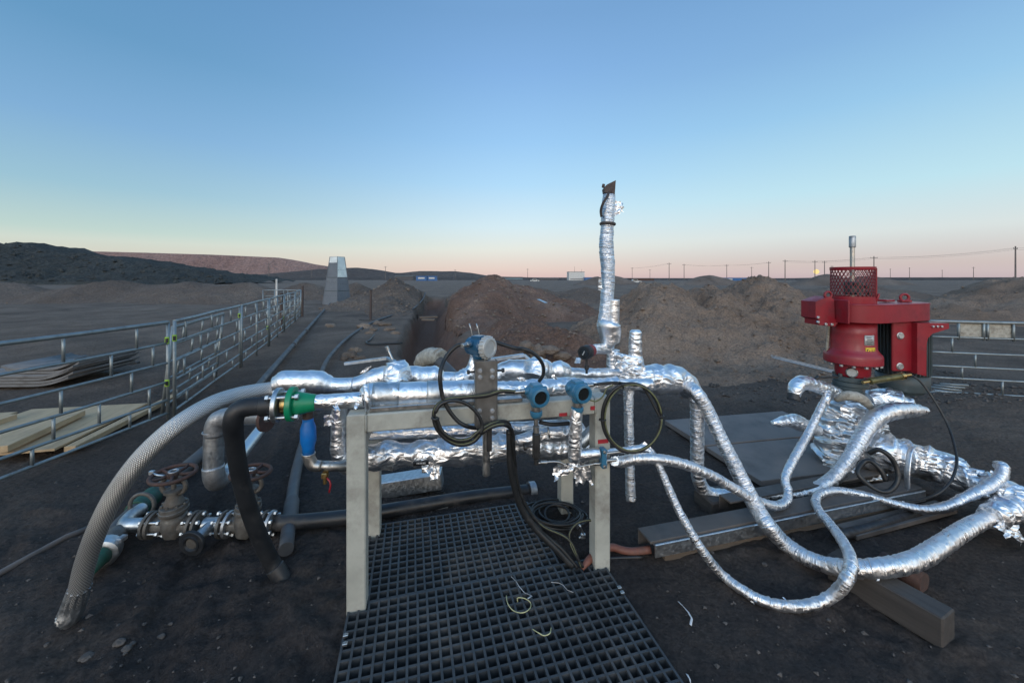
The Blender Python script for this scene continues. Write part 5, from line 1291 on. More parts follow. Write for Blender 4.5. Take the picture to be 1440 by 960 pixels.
# ------------------------------------------------------------------ tall vent pipe, gauge, stub
VO = .45
t = thing('foil_vent_pipe', R(860, 640, VO), 'tall foil wrapped vent pipe tied with dark straps, rising above the horizon', 'vent pipe')
pts, rad = rp([(862, 530, 9), (862, 512, 9), (862, 492, 9)], VO); part('base_pipe', ftube(pts, rad, 'crumple', 2, 28, .007, .006), M['foil_crumple'], t)
pts, rad = rp([(860, 485, 9), (858, 482, 13), (858, 470, 15), (857, 457, 15.5), (858, 452, 13)], VO-.02); part('sleeve', ftube(pts, rad, 'smooth', 4, 40, .006, .004), M['foil_smooth'], t)
pts, rad = rp([(863, 456, 8), (863, 440, 8), (863.5, 421, 7.8)], VO-.03); part('short_stub', ftube(pts, rad, 'smooth', 5, 30, .007, .003), M['foil_smooth'], t)
pts, rad = rp([(852, 476, 7), (847, 460, 7.5), (849, 450, 8.5), (852, 436, 9), (854, 415, 9.2), (855, 390, 9.3), (854, 365, 10), (852.5, 345, 10), (853.5, 325, 9.2), (855, 300, 9.3), (856, 285, 9.2), (856.5, 274, 8.5)], VO)
part('riser', ftube(pts, rad, 'wrap', 7, 44, .007, .003, pitch=.13, wr=.0019), M['foil_wrap'], t)
one_flap(t, R(864, 288, VO), V((.07, 0, -.02)), V((0, .01, .07)), 6, .015, 7); one_flap(t, R(862, 300, VO), V((.05, -.02, .02)), V((0, .01, .05)), 6, .012, 17); one_flap(t, R(846, 400, VO-.03), V((-.03, -.02, .0)), V((0, 0, .08)), 6, .012, 27)
m = MB(); m.ring(R(854.5, 315, VO), V((.05, 0, 1)), .046, .011, 26, 10); m.tube([R(846, 305, VO-.02), R(845, 296, VO-.03), R(848, 286, VO-.055), R(853, 278, VO-.055), R(856, 271, VO-.03)], .009, 9, .012); part('strap', m, M['rope'], t)
q = R(856, 266, VO); rot = Matrix.Rotation(-.18, 3, 'Y')
m = MB(); m.lathe(q-V((0, 0, .06)), V((.1, 0, 1)), [(.032, 0), (.034, .06), (.028, .075)], 14); m.prism([q+V((-.035, -.03, -.03)), q+V((.035, -.03, -.045)), q+V((.042, -.03, .055)), q+V((-.02, -.03, .025)), q+V((-.04, -.03, .0))], (0, .06, 0)); m.cyl(q+V((-.04, 0, .01)), q+V((-.035, 0, .035)), .010, seg=8); part('rusty_head', m, M['rust_brown'], t)
t = thing('pressure_gauge', R(826, 520, VO-.1), 'black and dark red round gauge on a foil stub beside the vent pipe', 'gauge')
a, b = R(822, 496, VO-.16), R(838, 493, VO-.06); ax = (b-a).normalized(); fax = V((.60, .78, .02)).normalized()
m = MB(); m.lathe(a-fax*.01, fax, [(.036, 0), (.044, 0), (.045, .004), (.045, .055), (.040, .058)], 30); part('case', m, M['rubber'], t)
m = MB(); m.cyl(a-fax*.012, a-fax*.008, .034, seg=28); part('dial', m, M['screen'], t); m = MB(); m.box(a-fax*.014, (.006, .004, .03), Matrix((V((fax.y, -fax.x, 0)), fax, EZ)).transposed() @ Matrix.Rotation(.5, 3, 'Y'), 0); part('dial_mark', m, M['cap_grey'], t)
m = MB(); m.cyl(a+fax*.055, a+fax*.10, .040, seg=26); part('red_ring', m, M['red_dark'], t)
part('foil_stub', ftube([a+fax*.09, a+fax*.14+EX*.02, R(858, 490, VO)], [.033, .034, .036], 'crumple', 3, 26, .007, .006), M['foil_crumple'], t)
m = MB(); m.cyl(a+fax*.03-EZ*.03, a+fax*.03-EZ*.14, .008, seg=8); m.cyl(a+fax*.03-EZ*.085, a+fax*.03-EZ*.115, .015, seg=6); part('stem', m, M['dark_steel'], t)
t = thing('foil_stub_valve', R(894, 600, VO-.06), 'small foil wrapped stub standing on the pipe just right of the vent pipe', 'insulated valve')
pts, rad = rp([(893, 522, 13), (893, 508, 12), (893, 497, 9), (893.5, 480, 9), (894, 468, 8.5), (894, 464, 6)], VO-.06); part('body', ftube(pts, rad, 'crumple', 13, 36, .006, .009), M['foil_crumple'], t)
one_flap(t, R(864, 500, VO-.12), V((.17, .02, -.05)), V((.0, .02, .06)), 8, .02, 9); one_flap(t, R(880, 515, VO-.12), V((.14, -.02, -.04)), V((.0, .02, .06)), 8, .03, 19); one_flap(t, R(868, 507, VO-.14), V((.08, .02, -.08)), V((.04, .02, .06)), 8, .02, 29)
# weathered coupling behind the rig over the trench
t = thing('wrapped_coupling', P(607, 520, 3.6), 'weathered beige wrapped pipe coupling behind the rig at the trench', 'coupling')
part('wrap', ftube([P(589, 512, 3.55), P(596, 505, 3.5), P(606, 501, 3.45), P(619, 501, 3.35)], [.05, .072, .078, .07], 'crumple', 3, 34, .01, .008), M['wrap_beige'], t)
m = MB(); m.lathe(P(618, 501, 3.36), V((.6, -.5, -.15)), [(.045, 0), (.066, 0), (.068, .03), (.045, .035)], 24); part('ring', m, M['wrap_beige'], t)
m = MB(); m.tube([P(612, 503, 3.4), P(625, 515, 3.25), P(640, 531, 3.05), P(650, 545, 2.9)], .045, 16, .05); part('pipe', m, M['poly_grey'], t)

# ------------------------------------------------------------------ foil hoses on the right
def hose3(lst, rk=1.0):
    """(px, py, depth or None for resting height, r metres[, z])"""
    pts, rad = [], []
    for q in lst:
        px, py, d, r = q[:4]
        p = P(px, py, d) if d else G(px, py, q[4]); pts.append(p); rad.append(r*rk)
    return pts, rad
def foil_hose(lst, label, seed, kind='wrap', tat=30, tsz=.02, step=.0075, amp=None):
    pts, rad = hose3(lst, .84); t_ = thing('foil_hose', V((sum(p.x for p in pts)/len(pts), pts[len(pts)//2].y, 0)), label, 'insulated hose', 'foil wrapped hoses to the wellhead')
    part('hose', ftube(pts, rad, kind, seed, None, step, amp), M['foil_wrap'], t_)
    if tat: tatters(t_, pts, rad, tat//4, tsz, seed)
    return t_
Dr = lambda px, o: D(px, o)
foil_hose([(966, 543, D(966, RO)-.03, .06), (980, 553, 2.62, .055), (995, 577, 2.60, .052), (1010, 608, 2.55, .05), (1036, 660, 2.46, .053), (1064, 714, 2.36, .055), (1083, 742, 2.27, .054), (1104, 764, None, .052, .075), (1134, 784, None, .050, .07), (1166, 795, None, .049, .095), (1200, 799, None, .050, .155), (1240, 798, None, .052, .188), (1283, 789, None, .053, .19), (1318, 770, None, .052, .185), (1352, 747, None, .051, .18), (1380, 732, None, .050, .16), (1403, 723, None, .050, .17)],
          'thick foil hose slanting down from the rig elbow and sweeping over the square timber', 2, 'wrap', 60, .02, .007, .004)
foil_hose([(972, 548, D(972, RO), .068), (979, 558, 2.66, .058), (980.5, 578, 2.66, .055), (980.5, 615, 2.68, .054), (980.5, 655, 2.72, .053), (983, 675, 2.75, .054), (992, 690, None, .056, .09), (1010, 696, None, .054, .07), (1045, 697, None, .053, .07), (1090, 697, None, .054, .075), (1125, 695, None, .056, .08), (1150, 687, None, .058, .10), (1172, 672, 2.86, .056), (1193, 647, 2.88, .060), (1210, 618, 2.92, .063), (1222, 598, 2.96, .066), (1236, 585, 3.00, .072), (1255, 578, 3.04, .076), (1278, 576, 3.1, .07), (1300, 577, 3.16, .04)],
          'thick foil hose dropping straight from the rig elbow, then rising to the wellhead', 3, 'wrap', 40, .02, .007, .0035)
foil_hose([(864, 648, D(864, -.1), .030), (874, 649, 2.20, .037), (895, 645, 2.17, .036), (925, 645, 2.16, .034), (960, 652, 2.19, .033), (1000, 668, 2.25, .033), (1040, 691, 2.33, .034), (1070, 706, 2.42, .034), (1092, 711, 2.49, .034), (1106, 704, 2.56, .033), (1108, 690, 2.62, .033), (1104, 674, 2.68, .033), (1111, 655, 2.76, .034), (1126, 628, 2.88, .035), (1140, 603, 2.98, .034), (1152, 578, 3.04, .032), (1159, 563, 3.1, .028)],
          'thin foil hose from the blue union, over the thick hoses up to the wellhead', 5, 'wrap', 46, .016, .0065, .003)
foil_hose([(893, 634, 2.28, .012), (903, 627, 2.23, .014), (913, 634, 2.20, .018), (924, 650, 2.17, .022), (936, 676, 2.13, .024), (950, 708, 2.08, .025), (968, 742, 2.03, .026), (990, 777, 2.0, .027), (1014, 806, None, .028, .05), (1042, 828, None, .029, .035), (1074, 845, None, .029, .032), (1110, 852, None, .030, .032), (1145, 849, None, .031, .032), (1172, 836, None, .032, .07), (1190, 815, None, .033, .20), (1197, 791, None, .033, .245), (1187, 764, None, .032, .22), (1170, 740, None, .031, .175), (1152, 718, None, .030, .165), (1147, 703, None, .030, .165), (1156, 693, None, .031, .16), (1180, 690, None, .030, .15), (1220, 697, None, .030, .13), (1262, 709, None, .031, .10), (1300, 716, None, .033, .10), (1332, 712, None, .036, .15), (1362, 698, None, .039, .22), (1390, 684, 2.52, .041), (1407, 670, 2.53, .040), (1410, 657, 2.55, .038), (1403, 654, 2.60, .034)],
          'thin foil hose with a low hanging loop and an upturned tip on the right', 7, 'wrap', 80, .017, .0065, .003)
m = MB(); m.flap(R(903, 624, -.02), V((.10, -.04, -.09)), V((.03, .0, .03)), 8, .012, 3); single('foil_strip', m, M['foil_smooth'], 'loose silver foil strip sticking out below the cable coil', 'foil strip')

# ------------------------------------------------------------------ wellhead base
wx0, wy0 = 2.88, 3.30
WH = V((wx0, wy0, 0))
t = thing('foil_wellhead', (wx0, wy0, 0), 'bulky crumpled foil wrapped wellhead under the red drive head', 'wellhead')
def ax_pt(px, py, d=3.3): return P(px, py, d)
prof = [(668, .18), (655, .215), (640, .245), (622, .25), (606, .25), (592, .23), (580, .19), (568, .165), (560, .135), (557, .10)]
pts = [P(1193, y, 3.3) for y, r in prof]; rad = [r for y, r in prof]
part('body', ftube(pts, rad, 'crumple', 61, 110, .008, .050, 5, 2.6), M['foil_crumple'], t)
m = MB(); r_ = random.Random(8)
for k in range(26):
    a = r_.uniform(-2.8, .4); y = r_.uniform(572, 648); rr_ = .215 if 585 < y < 645 else .19
    c = P(1193, y, 3.3)+V((math.cos(a)*rr_, math.sin(a)*rr_, 0)); tg = V((-math.sin(a), math.cos(a), r_.uniform(-.35, .35))).normalized()
    one_flap(t, c+V((math.cos(a), math.sin(a), 0))*.012-tg*.10, tg*r_.uniform(.14, .26), EZ*r_.uniform(.04, .09), 10, .018, k)
m = MB(); m.tube([P(1176, 562, 3.12), P(1190, 556, 3.05), P(1206, 558, 3.05), P(1218, 566, 3.1), P(1226, 575, 3.12)], [.02, .035, .04, .035, .02], 14, .02, crumpd(5, .01)); part('insulation_strip', m, M['wrap_beige'], t)
# nozzles to the left
part('upper_nozzle', ftube([P(1176, 555, 3.25), P(1160, 547, 3.2), P(1143, 541, 3.15), P(1128, 538, 3.1), P(1119, 545, 3.06), P(1117, 557, 3.04)], [.06, .055, .052, .056, .052, .042], 'crumple', 62, 36, .008, .012), M['foil_crumple'], t)
m = MB(); m.cyl(P(1117, 554, 3.045), P(1116, 563, 3.03), .045, seg=18); part('nozzle_end', m, M['dark_steel'], t)
m = MB(); m.beam(P(1143, 536, 3.15), P(1152, 529, 3.15), .03, .02); m.beam(P(1149, 531, 3.15), P(1178, 530, 3.2), .022, .015); part('lever_handle', m, M['dark_steel'], t)
part('lower_nozzle', ftube([P(1148, 605, 3.25), P(1132, 598, 3.2), P(1124, 595, 3.17), P(1116, 592, 3.14), P(1105, 592, 3.1), P(1095, 594, 3.07), P(1086, 594, 3.05)], [.05, .05, .06, .058, .042, .036, .016], 'crumple', 63, 36, .008, .012), M['foil_crumple'], t)
part('right_shoulder', ftube([P(1218, 565, 3.3), P(1235, 562, 3.3), P(1252, 563, 3.28), P(1272, 570, 3.26), P(1290, 576, 3.25)], [.08, .085, .10, .08, .05], 'crumple', 64, 44, .009, .03, 8), M['foil_crumple'], t)
part('left_hose_end', ftube([P(1159, 568, 3.1), P(1163, 558, 3.12), P(1166, 550, 3.15)], [.03, .03, .02], 'crumple', 65, 20, .008, .006), M['foil_crumple'], t)
# flow line to the right
t = thing('foil_flow_line', (3.2, 2.8, 0), 'fat crumpled foil flow line running from the wellhead to the right edge', 'insulated pipe')
pts, rad = hose3([(1212, 632, 3.12, .13), (1236, 634, 3.02, .14), (1262, 640, 2.96, .135), (1290, 646, 2.9, .125), (1315, 654, 2.84, .115), (1337, 662, 2.78, .105), (1352, 671, 2.72, .085), (1372, 679, 2.66, .082), (1394, 687, 2.6, .088), (1420, 698, 2.52, .095), (1450, 714, 2.42, .095), (1490, 737, 2.3, .095)])
part('pipe', ftube(pts, rad, 'crumple', 71, 80, .008, .036, 6, 1.8), M['foil_crumple'], t)
pts, rad = hose3([(1393, 727, 2.36, .062), (1402, 722, 2.39, .070), (1415, 716, 2.43, .074), (1432, 708, 2.47, .072)])
part('collar', ftube(pts, rad, 'crumple', 72, 44, .008, .02), M['foil_crumple'], t)
m = MB(); r_ = random.Random(18)
for k in range(18):
    i = r_.randrange(1, 10); p0 = P(*[(1236, 622, 3.02), (1262, 630, 2.96), (1290, 640, 2.9), (1315, 648, 2.84), (1337, 658, 2.78), (1352, 670, 2.72), (1372, 679, 2.66), (1394, 685, 2.6), (1420, 696, 2.52), (1445, 708, 2.44)][i]); rr_ = [.13, .125, .115, .105, .095, .078, .076, .08, .09, .09][i]
    a = r_.uniform(-.6, 1.5); n_ = V((-.75, -.6, 0)).normalized()*math.cos(a)+EZ*math.sin(a); tg = V((.6, -.75, r_.uniform(-.3, .3))).normalized()
    one_flap(t, p0+n_*rr_*.97-tg*.05, tg*r_.uniform(.1, .18), n_.cross(tg)*r_.uniform(.04, .08), 9, .018, k+50)
one_flap(t, P(1404, 735, 2.34), V((.05, -.03, -.06)), V((.12, .06, 0)), 8, .03, 91); one_flap(t, P(1425, 738, 2.34), V((.02, -.03, -.09)), V((.12, .06, 0)), 8, .03, 93)
m = MB(); m.tube([P(1276, 688, 2.70), P(1276, 660, 2.70), P(1280, 633, 2.74), P(1288, 628, 2.80), P(1295, 632, 2.86)], .020, 10, .02, None, True, True, .3); part('foil_band', m, M['foil_smooth'], t)
m = MB(); m.tube([P(1222, 637, 2.78), P(1235, 632, 2.74), P(1250, 640, 2.7), P(1260, 655, 2.68), P(1263, 672, 2.66), P(1255, 687, 2.65), P(1240, 691, 2.66), P(1220, 680, 2.7), P(1206, 664, 2.74), P(1214, 650, 2.78), P(1225, 648, 2.76), P(1238, 660, 2.72), P(1246, 676, 2.7)], .016, 10, .015); single('black_cable_loop', m, M['cable'], 'black cable loop hanging on the front of the flow line by the wellhead', 'cable')
m = MB(); m.tube([P(1283, 528, 3.05), P(1296, 538, 3.02), P(1315, 565, 2.96), P(1334, 600, 2.88), P(1345, 640, 2.74), P(1343, 662, 2.66), P(1334, 680, 2.58), P(1318, 694, 2.56), P(1296, 702, 2.6), P(1270, 705, 2.65)], .0085, 9, .02); single('black_cable', m, M['cable'], 'thin black cable arching from the drive head down past the right of the flow line', 'cable')

# ------------------------------------------------------------------ red drive head
DX, DY = 2.925, 3.30
def dz_(py, d=3.2): return H-(py-CY)*d/F
t = thing('drive_head', (DX, DY, dz_(560)), 'red drive head with a mesh rod guard, belt housing and dark grey motor', 'drive head')
def zc(r_prof, mat, name, x=DX, y=DY, seg=44, parent=None, label=None):
    m = MB(); z0 = dz_(r_prof[0][0]); m.lathe((x, y, 0), EZ, [(r, dz_(py)) for py, r in r_prof], seg); return part(name, m, M[mat], parent or t, label)
# lower neck
zc([(561, .11), (546, .11), (545, .08)], 'motor', 'neck_block', DX-.04)
zc([(545.5, .115), (544.8, .118), (540, .118), (539, .113)], 'motor', 'neck_flange', DX-.02)
zc([(538.5, .115), (538, .118), (533, .118), (532, .113)], 'motor', 'neck_flange', DX-.02)
for k in range(8):
    a = 2*PI*k/8+.2; q = V((DX-.02+math.cos(a)*.102, DY+math.sin(a)*.102, 0)); m = MB(); m.cyl(q+EZ*dz_(548), q+EZ*dz_(529), .010, seg=8); m.bolt(q+EZ*dz_(532), EZ, .017, .02); m.bolt(q+EZ*dz_(546), -EZ, .017, .02); part('bolt', m, M['grey_cast'], t)
b_ = zc([(532, .112), (529, .118), (514, .122), (512, .13)], 'red', 'lower_body')
zc([(513, .188), (512, .197), (503, .197), (499.5, .192), (497, .178), (493, .164), (491, .160), (470, .157), (452, .157)], 'red', 'body')
sn = V((-.68, -.73, 0)); q = V((DX, DY, dz_(524, 3.2)))+sn*.118; m = MB(); m.lathe(q-sn*.01, sn, [(.040, 0), (.040, .022), (.035, .028), (.032, .022)], 30, False); part('sight_rim', m, M['stainless'], t); m = MB(); m.lathe(q, sn, [(.033, 0), (.033, .012)], 26); part('sight_glass', m, M['cap_grey'], t)
for k in range(14):
    a = 2*PI*k/14; q = V((DX+math.cos(a)*.18, DY+math.sin(a)*.18, dz_(513))); m = MB(); m.bolt(q, -EZ, .014, .016); part('bolt', m, M['galv_dirty'], t)
# side sight tube
sd_ = V((-.86, .30, 0)); m = MB(); m.tube([V((DX, DY, dz_(499)))+sd_*.20, V((DX, DY, dz_(478)))+sd_*.19, V((DX, DY, dz_(455)))+sd_*.18], .011, 10, .05); part('sight_tube', m, M['wrap_beige'], t)
def curved_plate(r, a0, a1, z0, z1, th_=.003):
    m = MB(); n_ = 8
    for rr in (r, r+th_):
        for z in (z0, z1):
            for i in range(n_+1):
                a = a0+(a1-a0)*i/n_; m.v.append(V((DX+math.cos(a)*rr, DY+math.sin(a)*rr, z)))
    w = n_+1
    for i in range(n_):
        m.face((2*w+i, 2*w+i+1, 3*w+i+1, 3*w+i)); m.face((i, w+i, w+i+1, i+1)); m.face((w+i, 3*w+i, 3*w+i+1, w+i+1), None, False); m.face((i, i+1, 2*w+i+1, 2*w+i), None, False)
    m.face((0, 2*w, 3*w, w), None, False); m.face((n_, w+n_, 3*w+n_, 2*w+n_), None, False)
    return m
aF = -PI/2-.66
pl = part('nameplate', curved_plate(.1585, aF+.42, aF+.92, dz_(484), dz_(470)), M['cap_grey'], t, 'pale metal nameplate')
m = MB()
for k in range(4):
    q = curved_plate(.1622, aF+.50+.03*(k % 2), aF+.74+.05*(k % 3), dz_(473.4+k*2.8), dz_(472.4+k*2.8), .0012); o = len(m.v); m.v += q.v
    for f in q.f: m.face([o+i for i in f], None, False)
part('lettering', m, M['dark_build'], pl)
st_ = part('warning_sticker', curved_plate(.1592, aF+.46, aF+.98, dz_(496.5), dz_(487)), M['yellow'], t, 'yellow warning sticker with black pictograms')
m = MB()
def mark(a, py, w, h):
    q = curved_plate(.1624, aF+a-w, aF+a+w, dz_(py+h), dz_(py-h), .001); o = len(m.v); m.v += q.v
    for f in q.f: m.face([o+i for i in f], None, False)
mark(.53, 492.6, .014, 2.4); mark(.59, 493.8, .012, 1.0); mark(.47+.18, 492.6, .012, 2.4); mark(.56, 489.6, .04, .45); mark(.60, 495.4, .06, .45)
mark(.77, 490.8, .012, 1.6); mark(.83, 493.0, .05, .55); mark(.89, 490.6, .014, 1.2); mark(.84, 495.4, .07, .45)
part('pictogram', m, M['rubber'], st_)
# belt housing: long rounded box over body and motor
MX, MY = 3.50, 3.45
def slot(r0, r1, grow, z):
    out = []; c0, c1 = V((DX-.0, DY, 0)), V((MX-.04, MY, 0)); d = (c1-c0).normalized(); s = V((-d.y, d.x, 0)); n_ = 14
    for i in range(n_+1):
        a = PI/2+PI*i/n_; out.append(c0+(d*math.cos(a)+s*math.sin(a))*(r0+grow)+EZ*z)
    for i in range(n_+1):
        a = -PI/2+PI*i/n_; out.append(c1+(d*math.cos(a)+s*math.sin(a))*(r1+grow)+EZ*z)
    return out
m = MB(); prof = [(-.006, dz_(452.5)), (0, dz_(451.8)), (0, dz_(427.6)), (-.006, dz_(426.8))]
L = None
for g, z in prof:
    pts = slot(.235, .20, g, z); o = len(m.v); m.v += pts; k = len(pts)
    if L is not None:
        for i in range(k): m.face((L+i, L+(i+1) % k, o+(i+1) % k, o+i), None, True)
    else: m.face([o+i for i in range(k)][::-1], None, False)
    L = len(m.v); m.v += pts
m.face([L+i for i in range(k)], None, False); hs = part('belt_housing', m, M['red'], t)
m = MB(); L = None
for g, z in ((.004, dz_(428.2)), (.006, dz_(427.6)), (.0, dz_(427.0))):
    pts = slot(.235, .20, g, z); o = len(m.v); m.v += pts
    if L is not None:
        for i in range(k): m.face((L+i, L+(i+1) % k, o+(i+1) % k, o+i), None, True)
    L = o
part('lid_rim', m, M['red'], t)
# hinge box on the left
hx = DX-.295
m = MB(); m.prism([(hx-.10, DY-.10, dz_(424)), (hx-.10, DY-.10, dz_(447)), (hx-.07, DY-.10, dz_(450)), (hx-.07, DY-.10, dz_(457)), (hx+.06, DY-.10, dz_(459)), (hx+.09, DY-.10, dz_(453)), (hx+.26, DY-.10, dz_(453)), (hx+.26, DY-.10, dz_(450)), (hx+.06, DY-.10, dz_(449)), (hx+.055, DY-.10, dz_(421)), (hx+.02, DY-.10, dz_(417)), (hx-.04, DY-.10, dz_(420))], (0, .16, 0)); part('hinge_box', m, M['red'], t)
m = MB(); m.box((hx+.075, DY-.12, dz_(437)), (.014, .20, .19), None, .004); part('hinge_plate', m, M['red'], t)
for (dx, py) in ((-.085, 452.5), (-.02, 455.5), (.03, 456), (-.085, 446)):
    m = MB(); m.bolt(V((hx+dx, DY-.10, dz_(py))), (0, -1, 0), .012, .012); part('bolt', m, M['galv'], t)
m = MB(); m.ring((hx+.02, DY-.08, dz_(415)), (0, 1, 0), .028, .010, 20, 8); m.cyl((hx+.02, DY-.08, dz_(420)), (hx+.02, DY-.08, dz_(417)), .02, seg=10); part('lifting_eye', m, M['red'], t)
for (x, y) in ((DX+.55, DY+.10), ):
    m = MB(); m.ring((x, y, dz_(420)), (.3, 1, 0), .030, .011, 20, 8); m.box((x, y, dz_(425)), (.09, .05, .018), None, .004); part('lifting_eye', m, M['red'], t)
m = MB(); m.beam((DX+.30, DY+.05, dz_(424)), (DX+.44, DY+.12, dz_(424.5)), .07, .018); part('lid_handle', m, M['red'], t)
# rod guard: expanded metal half open cage
RG = .147; z0, z1 = dz_(417.5), dz_(376)
m = MB(); m.lathe((DX, DY, 0), EZ, [(RG+.003, dz_(428)), (RG+.004, dz_(427)), (RG+.004, dz_(417)), (RG-.001, dz_(417)), (RG-.001, dz_(428))], 44, False); part('guard_base', m, M['red'], t)
m = MB(); m.lathe((DX, DY, 0), EZ, [(RG+.004, dz_(379.5)), (RG+.005, dz_(379)), (RG+.005, dz_(375)), (RG-.001, dz_(375)), (RG-.001, dz_(379.5))], 44, False); part('guard_rim', m, M['red'], t)
m = MB(); NA, NZ = 32, 9
for i in range(NA):
    for j in range(NZ):
        for s in (-1, 1):
            a0 = 2*PI*(i+.5*(j % 2))/NA; a1 = a0+s*PI/NA; za = z0+(z1-z0)*j/NZ; zb = z0+(z1-z0)*(j+1)/NZ
            A = V((DX+math.cos(a0)*RG, DY+math.sin(a0)*RG, za)); B = V((DX+math.cos(a1)*RG, DY+math.sin(a1)*RG, zb)); n_ = V((math.cos(a0), math.sin(a0), 0)); w = n_.cross(B-A).normalized()*.0019
            o = len(m.v); m.v += [A-w-n_*.002, A+w-n_*.002, B+w-n_*.002, B-w-n_*.002, A-w+n_*.002, A+w+n_*.002, B+w+n_*.002, B-w+n_*.002]
            for f in ((4, 5, 6, 7), (3, 2, 1, 0), (0, 4, 7, 3), (1, 2, 6, 5)): m.face([o+q for q in f], None, False)
part('guard_mesh', m, M['red_dark'], t)
a = -PI/2+.85; q = V((DX+math.cos(a)*(RG+.003), DY+math.sin(a)*(RG+.003), 0)); m = MB(); m.box(q+EZ*((dz_(428)+dz_(377))/2), (.035, .01, dz_(377)-dz_(428)), Matrix.Rotation(a+PI/2, 3, 'Z'), .002); part('guard_seam', m, M['red'], t)
m = MB(); q2 = q+V((0, -.012, 0)); m.tube([q2+EZ*dz_(424)+V((-.02, 0, 0)), q2+EZ*dz_(419)+V((-.012, -.01, 0)), q2+EZ*dz_(413)+V((0, -.01, 0))], .008, 8, .01); part('latch', m, M['red'], t)
# polished rod and clamp
m = MB(); m.cyl((DX, DY, dz_(430)), (DX, DY, dz_(345)), .017, seg=18); part('rod', m, M['stainless'], t)
m = MB(); m.lathe((DX, DY, 0), EZ, [(.018, dz_(347)), (.024, dz_(346)), (.024, dz_(331)), (.021, dz_(330))], 18); part('rod_coupling', m, M['galv_dirty'], t)
m = MB(); m.box((DX-.01, DY-.02, dz_(405)), (.10, .09, .11), None, .008)
for (dx, py) in ((-.045, 399), (.04, 403), (-.03, 412), (.05, 412)): m.cyl((DX+dx, DY-.08, dz_(py)), (DX+dx, DY-.115, dz_(py)), .017, seg=8)
part('rod_clamp', m, M['grey_cast'], t)
# motor
m = MB(); m.lathe((MX, MY, 0), EZ, [(.07, .62), (.13, .632), (.165, .665), (.178, .72), (.178, .80)], 44); part('motor_base', m, M['motor'], t)
m = MB(); m.lathe((MX, MY, 0), EZ, [(.172, .80), (.172, 1.28), (.14, 1.285)], 44)
for k in range(40):
    a = 2*PI*k/40
    if -2.3 < a-2*PI < -1.0 and False: continue
    c = V((MX+math.cos(a)*.178, MY+math.sin(a)*.178, 1.03)); m.box(c, (.020, .006, .44), Matrix.Rotation(a, 3, 'Z'), 0)
part('motor', m, M['motor'], t)
# motor bracket
by = MY-.178-.05
def dzz(py): return dz_(py, by)
def bx(px): return (px-CX)*by/F
m = MB(); m.box(((bx(1256)+bx(1284))/2, by+.012, (dzz(453)+dzz(522))/2), (bx(1284)-bx(1256), .022, dzz(453)-dzz(522)), None, .02); part('bracket_plate', m, M['red'], t)
pts = [(1282, 453.5), (1326, 453.5), (1326, 461), (1316, 464), (1303, 468), (1297, 474), (1295, 482), (1294.5, 527), (1282, 524)]
m = MB(); m.prism([(bx(x), by-.045, dzz(y)) for x, y in pts], (0, .10, 0)); part('bracket_arm', m, M['red'], t)
for (px, py) in ((1266, 472), (1265.5, 515)):
    m = MB(); m.lathe((bx(px), by+.002, dzz(py)), (0, -1, 0), [(.030, 0), (.030, .004), (.022, .006), (.022, .014)], 18); part('bolt', m, M['galv'], t)
for px in (1303, 1309, 1315): m = MB(); m.bolt(V((bx(px), by-.045, dzz(458))), (0, -1, 0), .010, .010); part('bolt', m, M['galv'], t)
# olive gas cylinder
a, b = P(1223, 536, 3.12), P(1266, 529, 3.12); d_ = (b-a).normalized()
m = MB(); m.cyl(a, b, .026, seg=20); part('olive_cylinder', m, M['olive'], t)
m = MB(); m.cyl(b, b+d_*.03, .030, seg=10); m.cyl(b+d_*.03, b+d_*.085, .014, seg=10); part('cylinder_fitting', m, M['brass'], t); m = MB(); m.cyl(a-d_*.06, a, .014, seg=10); part('cylinder_fitting', m, M['brass'], t)

# ------------------------------------------------------------------ plates, beam, timbers on the right
e1, e2 = V((.98, .19, 0)), V((.19, -.98, 0)); A0 = V((1.70, 4.28, 0))
def plate(u0, u1, v0, v1, z, th_, mat, label, name='steel_plate'):
    pts = [A0+e1*u0+e2*v0, A0+e1*u1+e2*v0, A0+e1*u1+e2*v1, A0+e1*u0+e2*v1]; m = MB(); c = sum(pts, V((0, 0, 0)))/4
    m.box((c.x, c.y, z+th_/2), (u1-u0, v1-v0, th_), Matrix((e1, -e2, EZ)).transposed(), .004); return single(name, m, M[mat], label, 'steel plate')
plate(0, 1.55, 0, .66, .02, .05, 'plate', 'large dusty steel plate on the ground left of the wellhead, the far one')
plate(.0, 1.02, .675, 1.30, .02, .045, 'plate', 'dusty steel plate in front of the far plate, partly under the foil hoses')
plate(1.05, 1.2, .70, 1.25, .015, .03, 'rust', 'narrow rusty plate at the foot of the wellhead')
m = MB(); a, b = V((.775, 2.29, .045)), V((2.95, 2.86, .045)); bd = (b-a).normalized(); bn = V((-bd.y, bd.x, 0))
m.beam(a+bd*.10-bn*.05-V((0, 0, .02)), b-bd*.2-bn*.05-V((0, 0, .02)), .06, .055); single('timber_batten', m, M['wood_mid'], 'brown timber batten under the front edge of the channel beam', 'batten')
t = thing('channel_beam', a, 'dark topped steel channel beam on the ground under the foil hoses', 'steel beam')
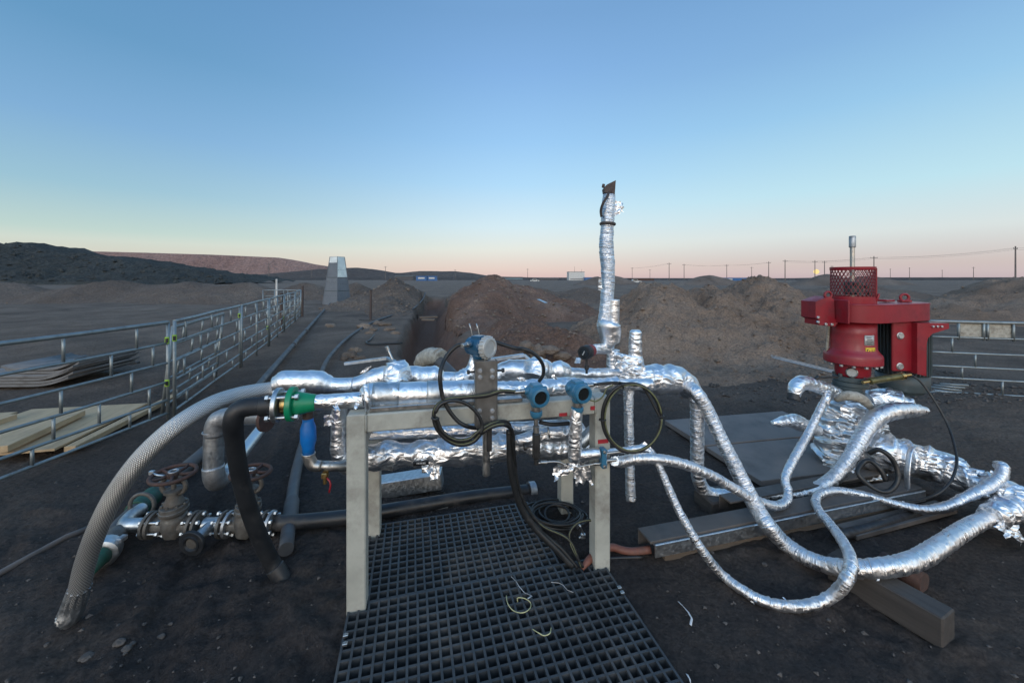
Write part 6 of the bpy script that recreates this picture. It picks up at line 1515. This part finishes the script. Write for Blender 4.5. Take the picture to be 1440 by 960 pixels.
m = MB(); m.beam(a+V((0, 0, .082))+bn*-.02, b+V((0, 0, .082))+bn*-.02, .13, .016); m.beam(a+bn*.04+V((0, 0, .035)), b+bn*.04+V((0, 0, .035)), .012, .085); part('dark_channel', m, M['beam_dark'], t)
m = MB(); q = -bn*.098; m.beam(a+bd*.02+q+V((0, 0, .042)), b-bd*.0+q+V((0, 0, .042)), .014, .075); m.beam(a+bd*.02+q+bn*.02+V((0, 0, .070)), b+q+bn*.02+V((0, 0, .070)), .04, .008); part('zinc_edge', m, M['galv'], t)
m = MB(); a2, b2 = a+bd*.75+bn*.16+V((0, 0, .0)), b+bd*.1+bn*.18; m.beam(a2+V((0, 0, .09)), b2+V((0, 0, .09)), .10, .014); m.beam(a2+bn*.05+V((0, 0, .04)), b2+bn*.05+V((0, 0, .04)), .01, .09); single('channel_beam', m, M['beam_dark'], 'dark steel channel lying just behind the zinc edged beam', 'steel beam')
m = MB(); q = G(1043, 722); m.box((1.52, 2.80, .035), (.30, .20, .10), Matrix.Rotation(.2, 3, 'Z'), .01); single('timber_block', m, M['wood_old'], 'dark timber block under the dropping foil hose', 'timber')
m = MB(); a, b = V((1.975, 1.735, .062)), V((1.79, 2.14, .062)); m.beam(a, b, .125, .145, bev=.006); single('square_timber', m, M['wood_old'], 'dark square timber under the thick foil hose, its end toward the camera', 'timber')
m = MB(); a, b = G(1300, 833, .0), G(1240, 800, .0); a.z = b.z = .05; m.tube([a, b], .05, 20, .05, spline=False); single('rusty_pipe_stub', m, M['rust'], 'rusty pipe stub lying behind the square timber', 'pipe')
m = MB(); m.flap(P(1231, 808, 2.0), V((.02, -.05, -.06)), V((.07, .0, .0)), 7, .014, 33); single('foil_strip', m, M['foil_smooth'], 'foil scrap hanging from the thick hose onto the square timber', 'foil strip')
m = MB(); a, b = G(1258, 738, .05), G(1290, 742, .05); m.tube([G(1175, 755, .04), G(1290, 722, .04)], .03, 12, .1, spline=False); single('dark_pipe', m, M['dark_steel'], 'dark bare pipe lying beyond the channel beams', 'pipe')
m = MB(); m.beam(G(1190, 748, .03), G(1330, 712, .03), .12, .03); single('steel_strip', m, M['beam_dark'], 'dark flat strip on the ground right of the channel beams', 'strip')
print('built', len(bpy.data.objects))
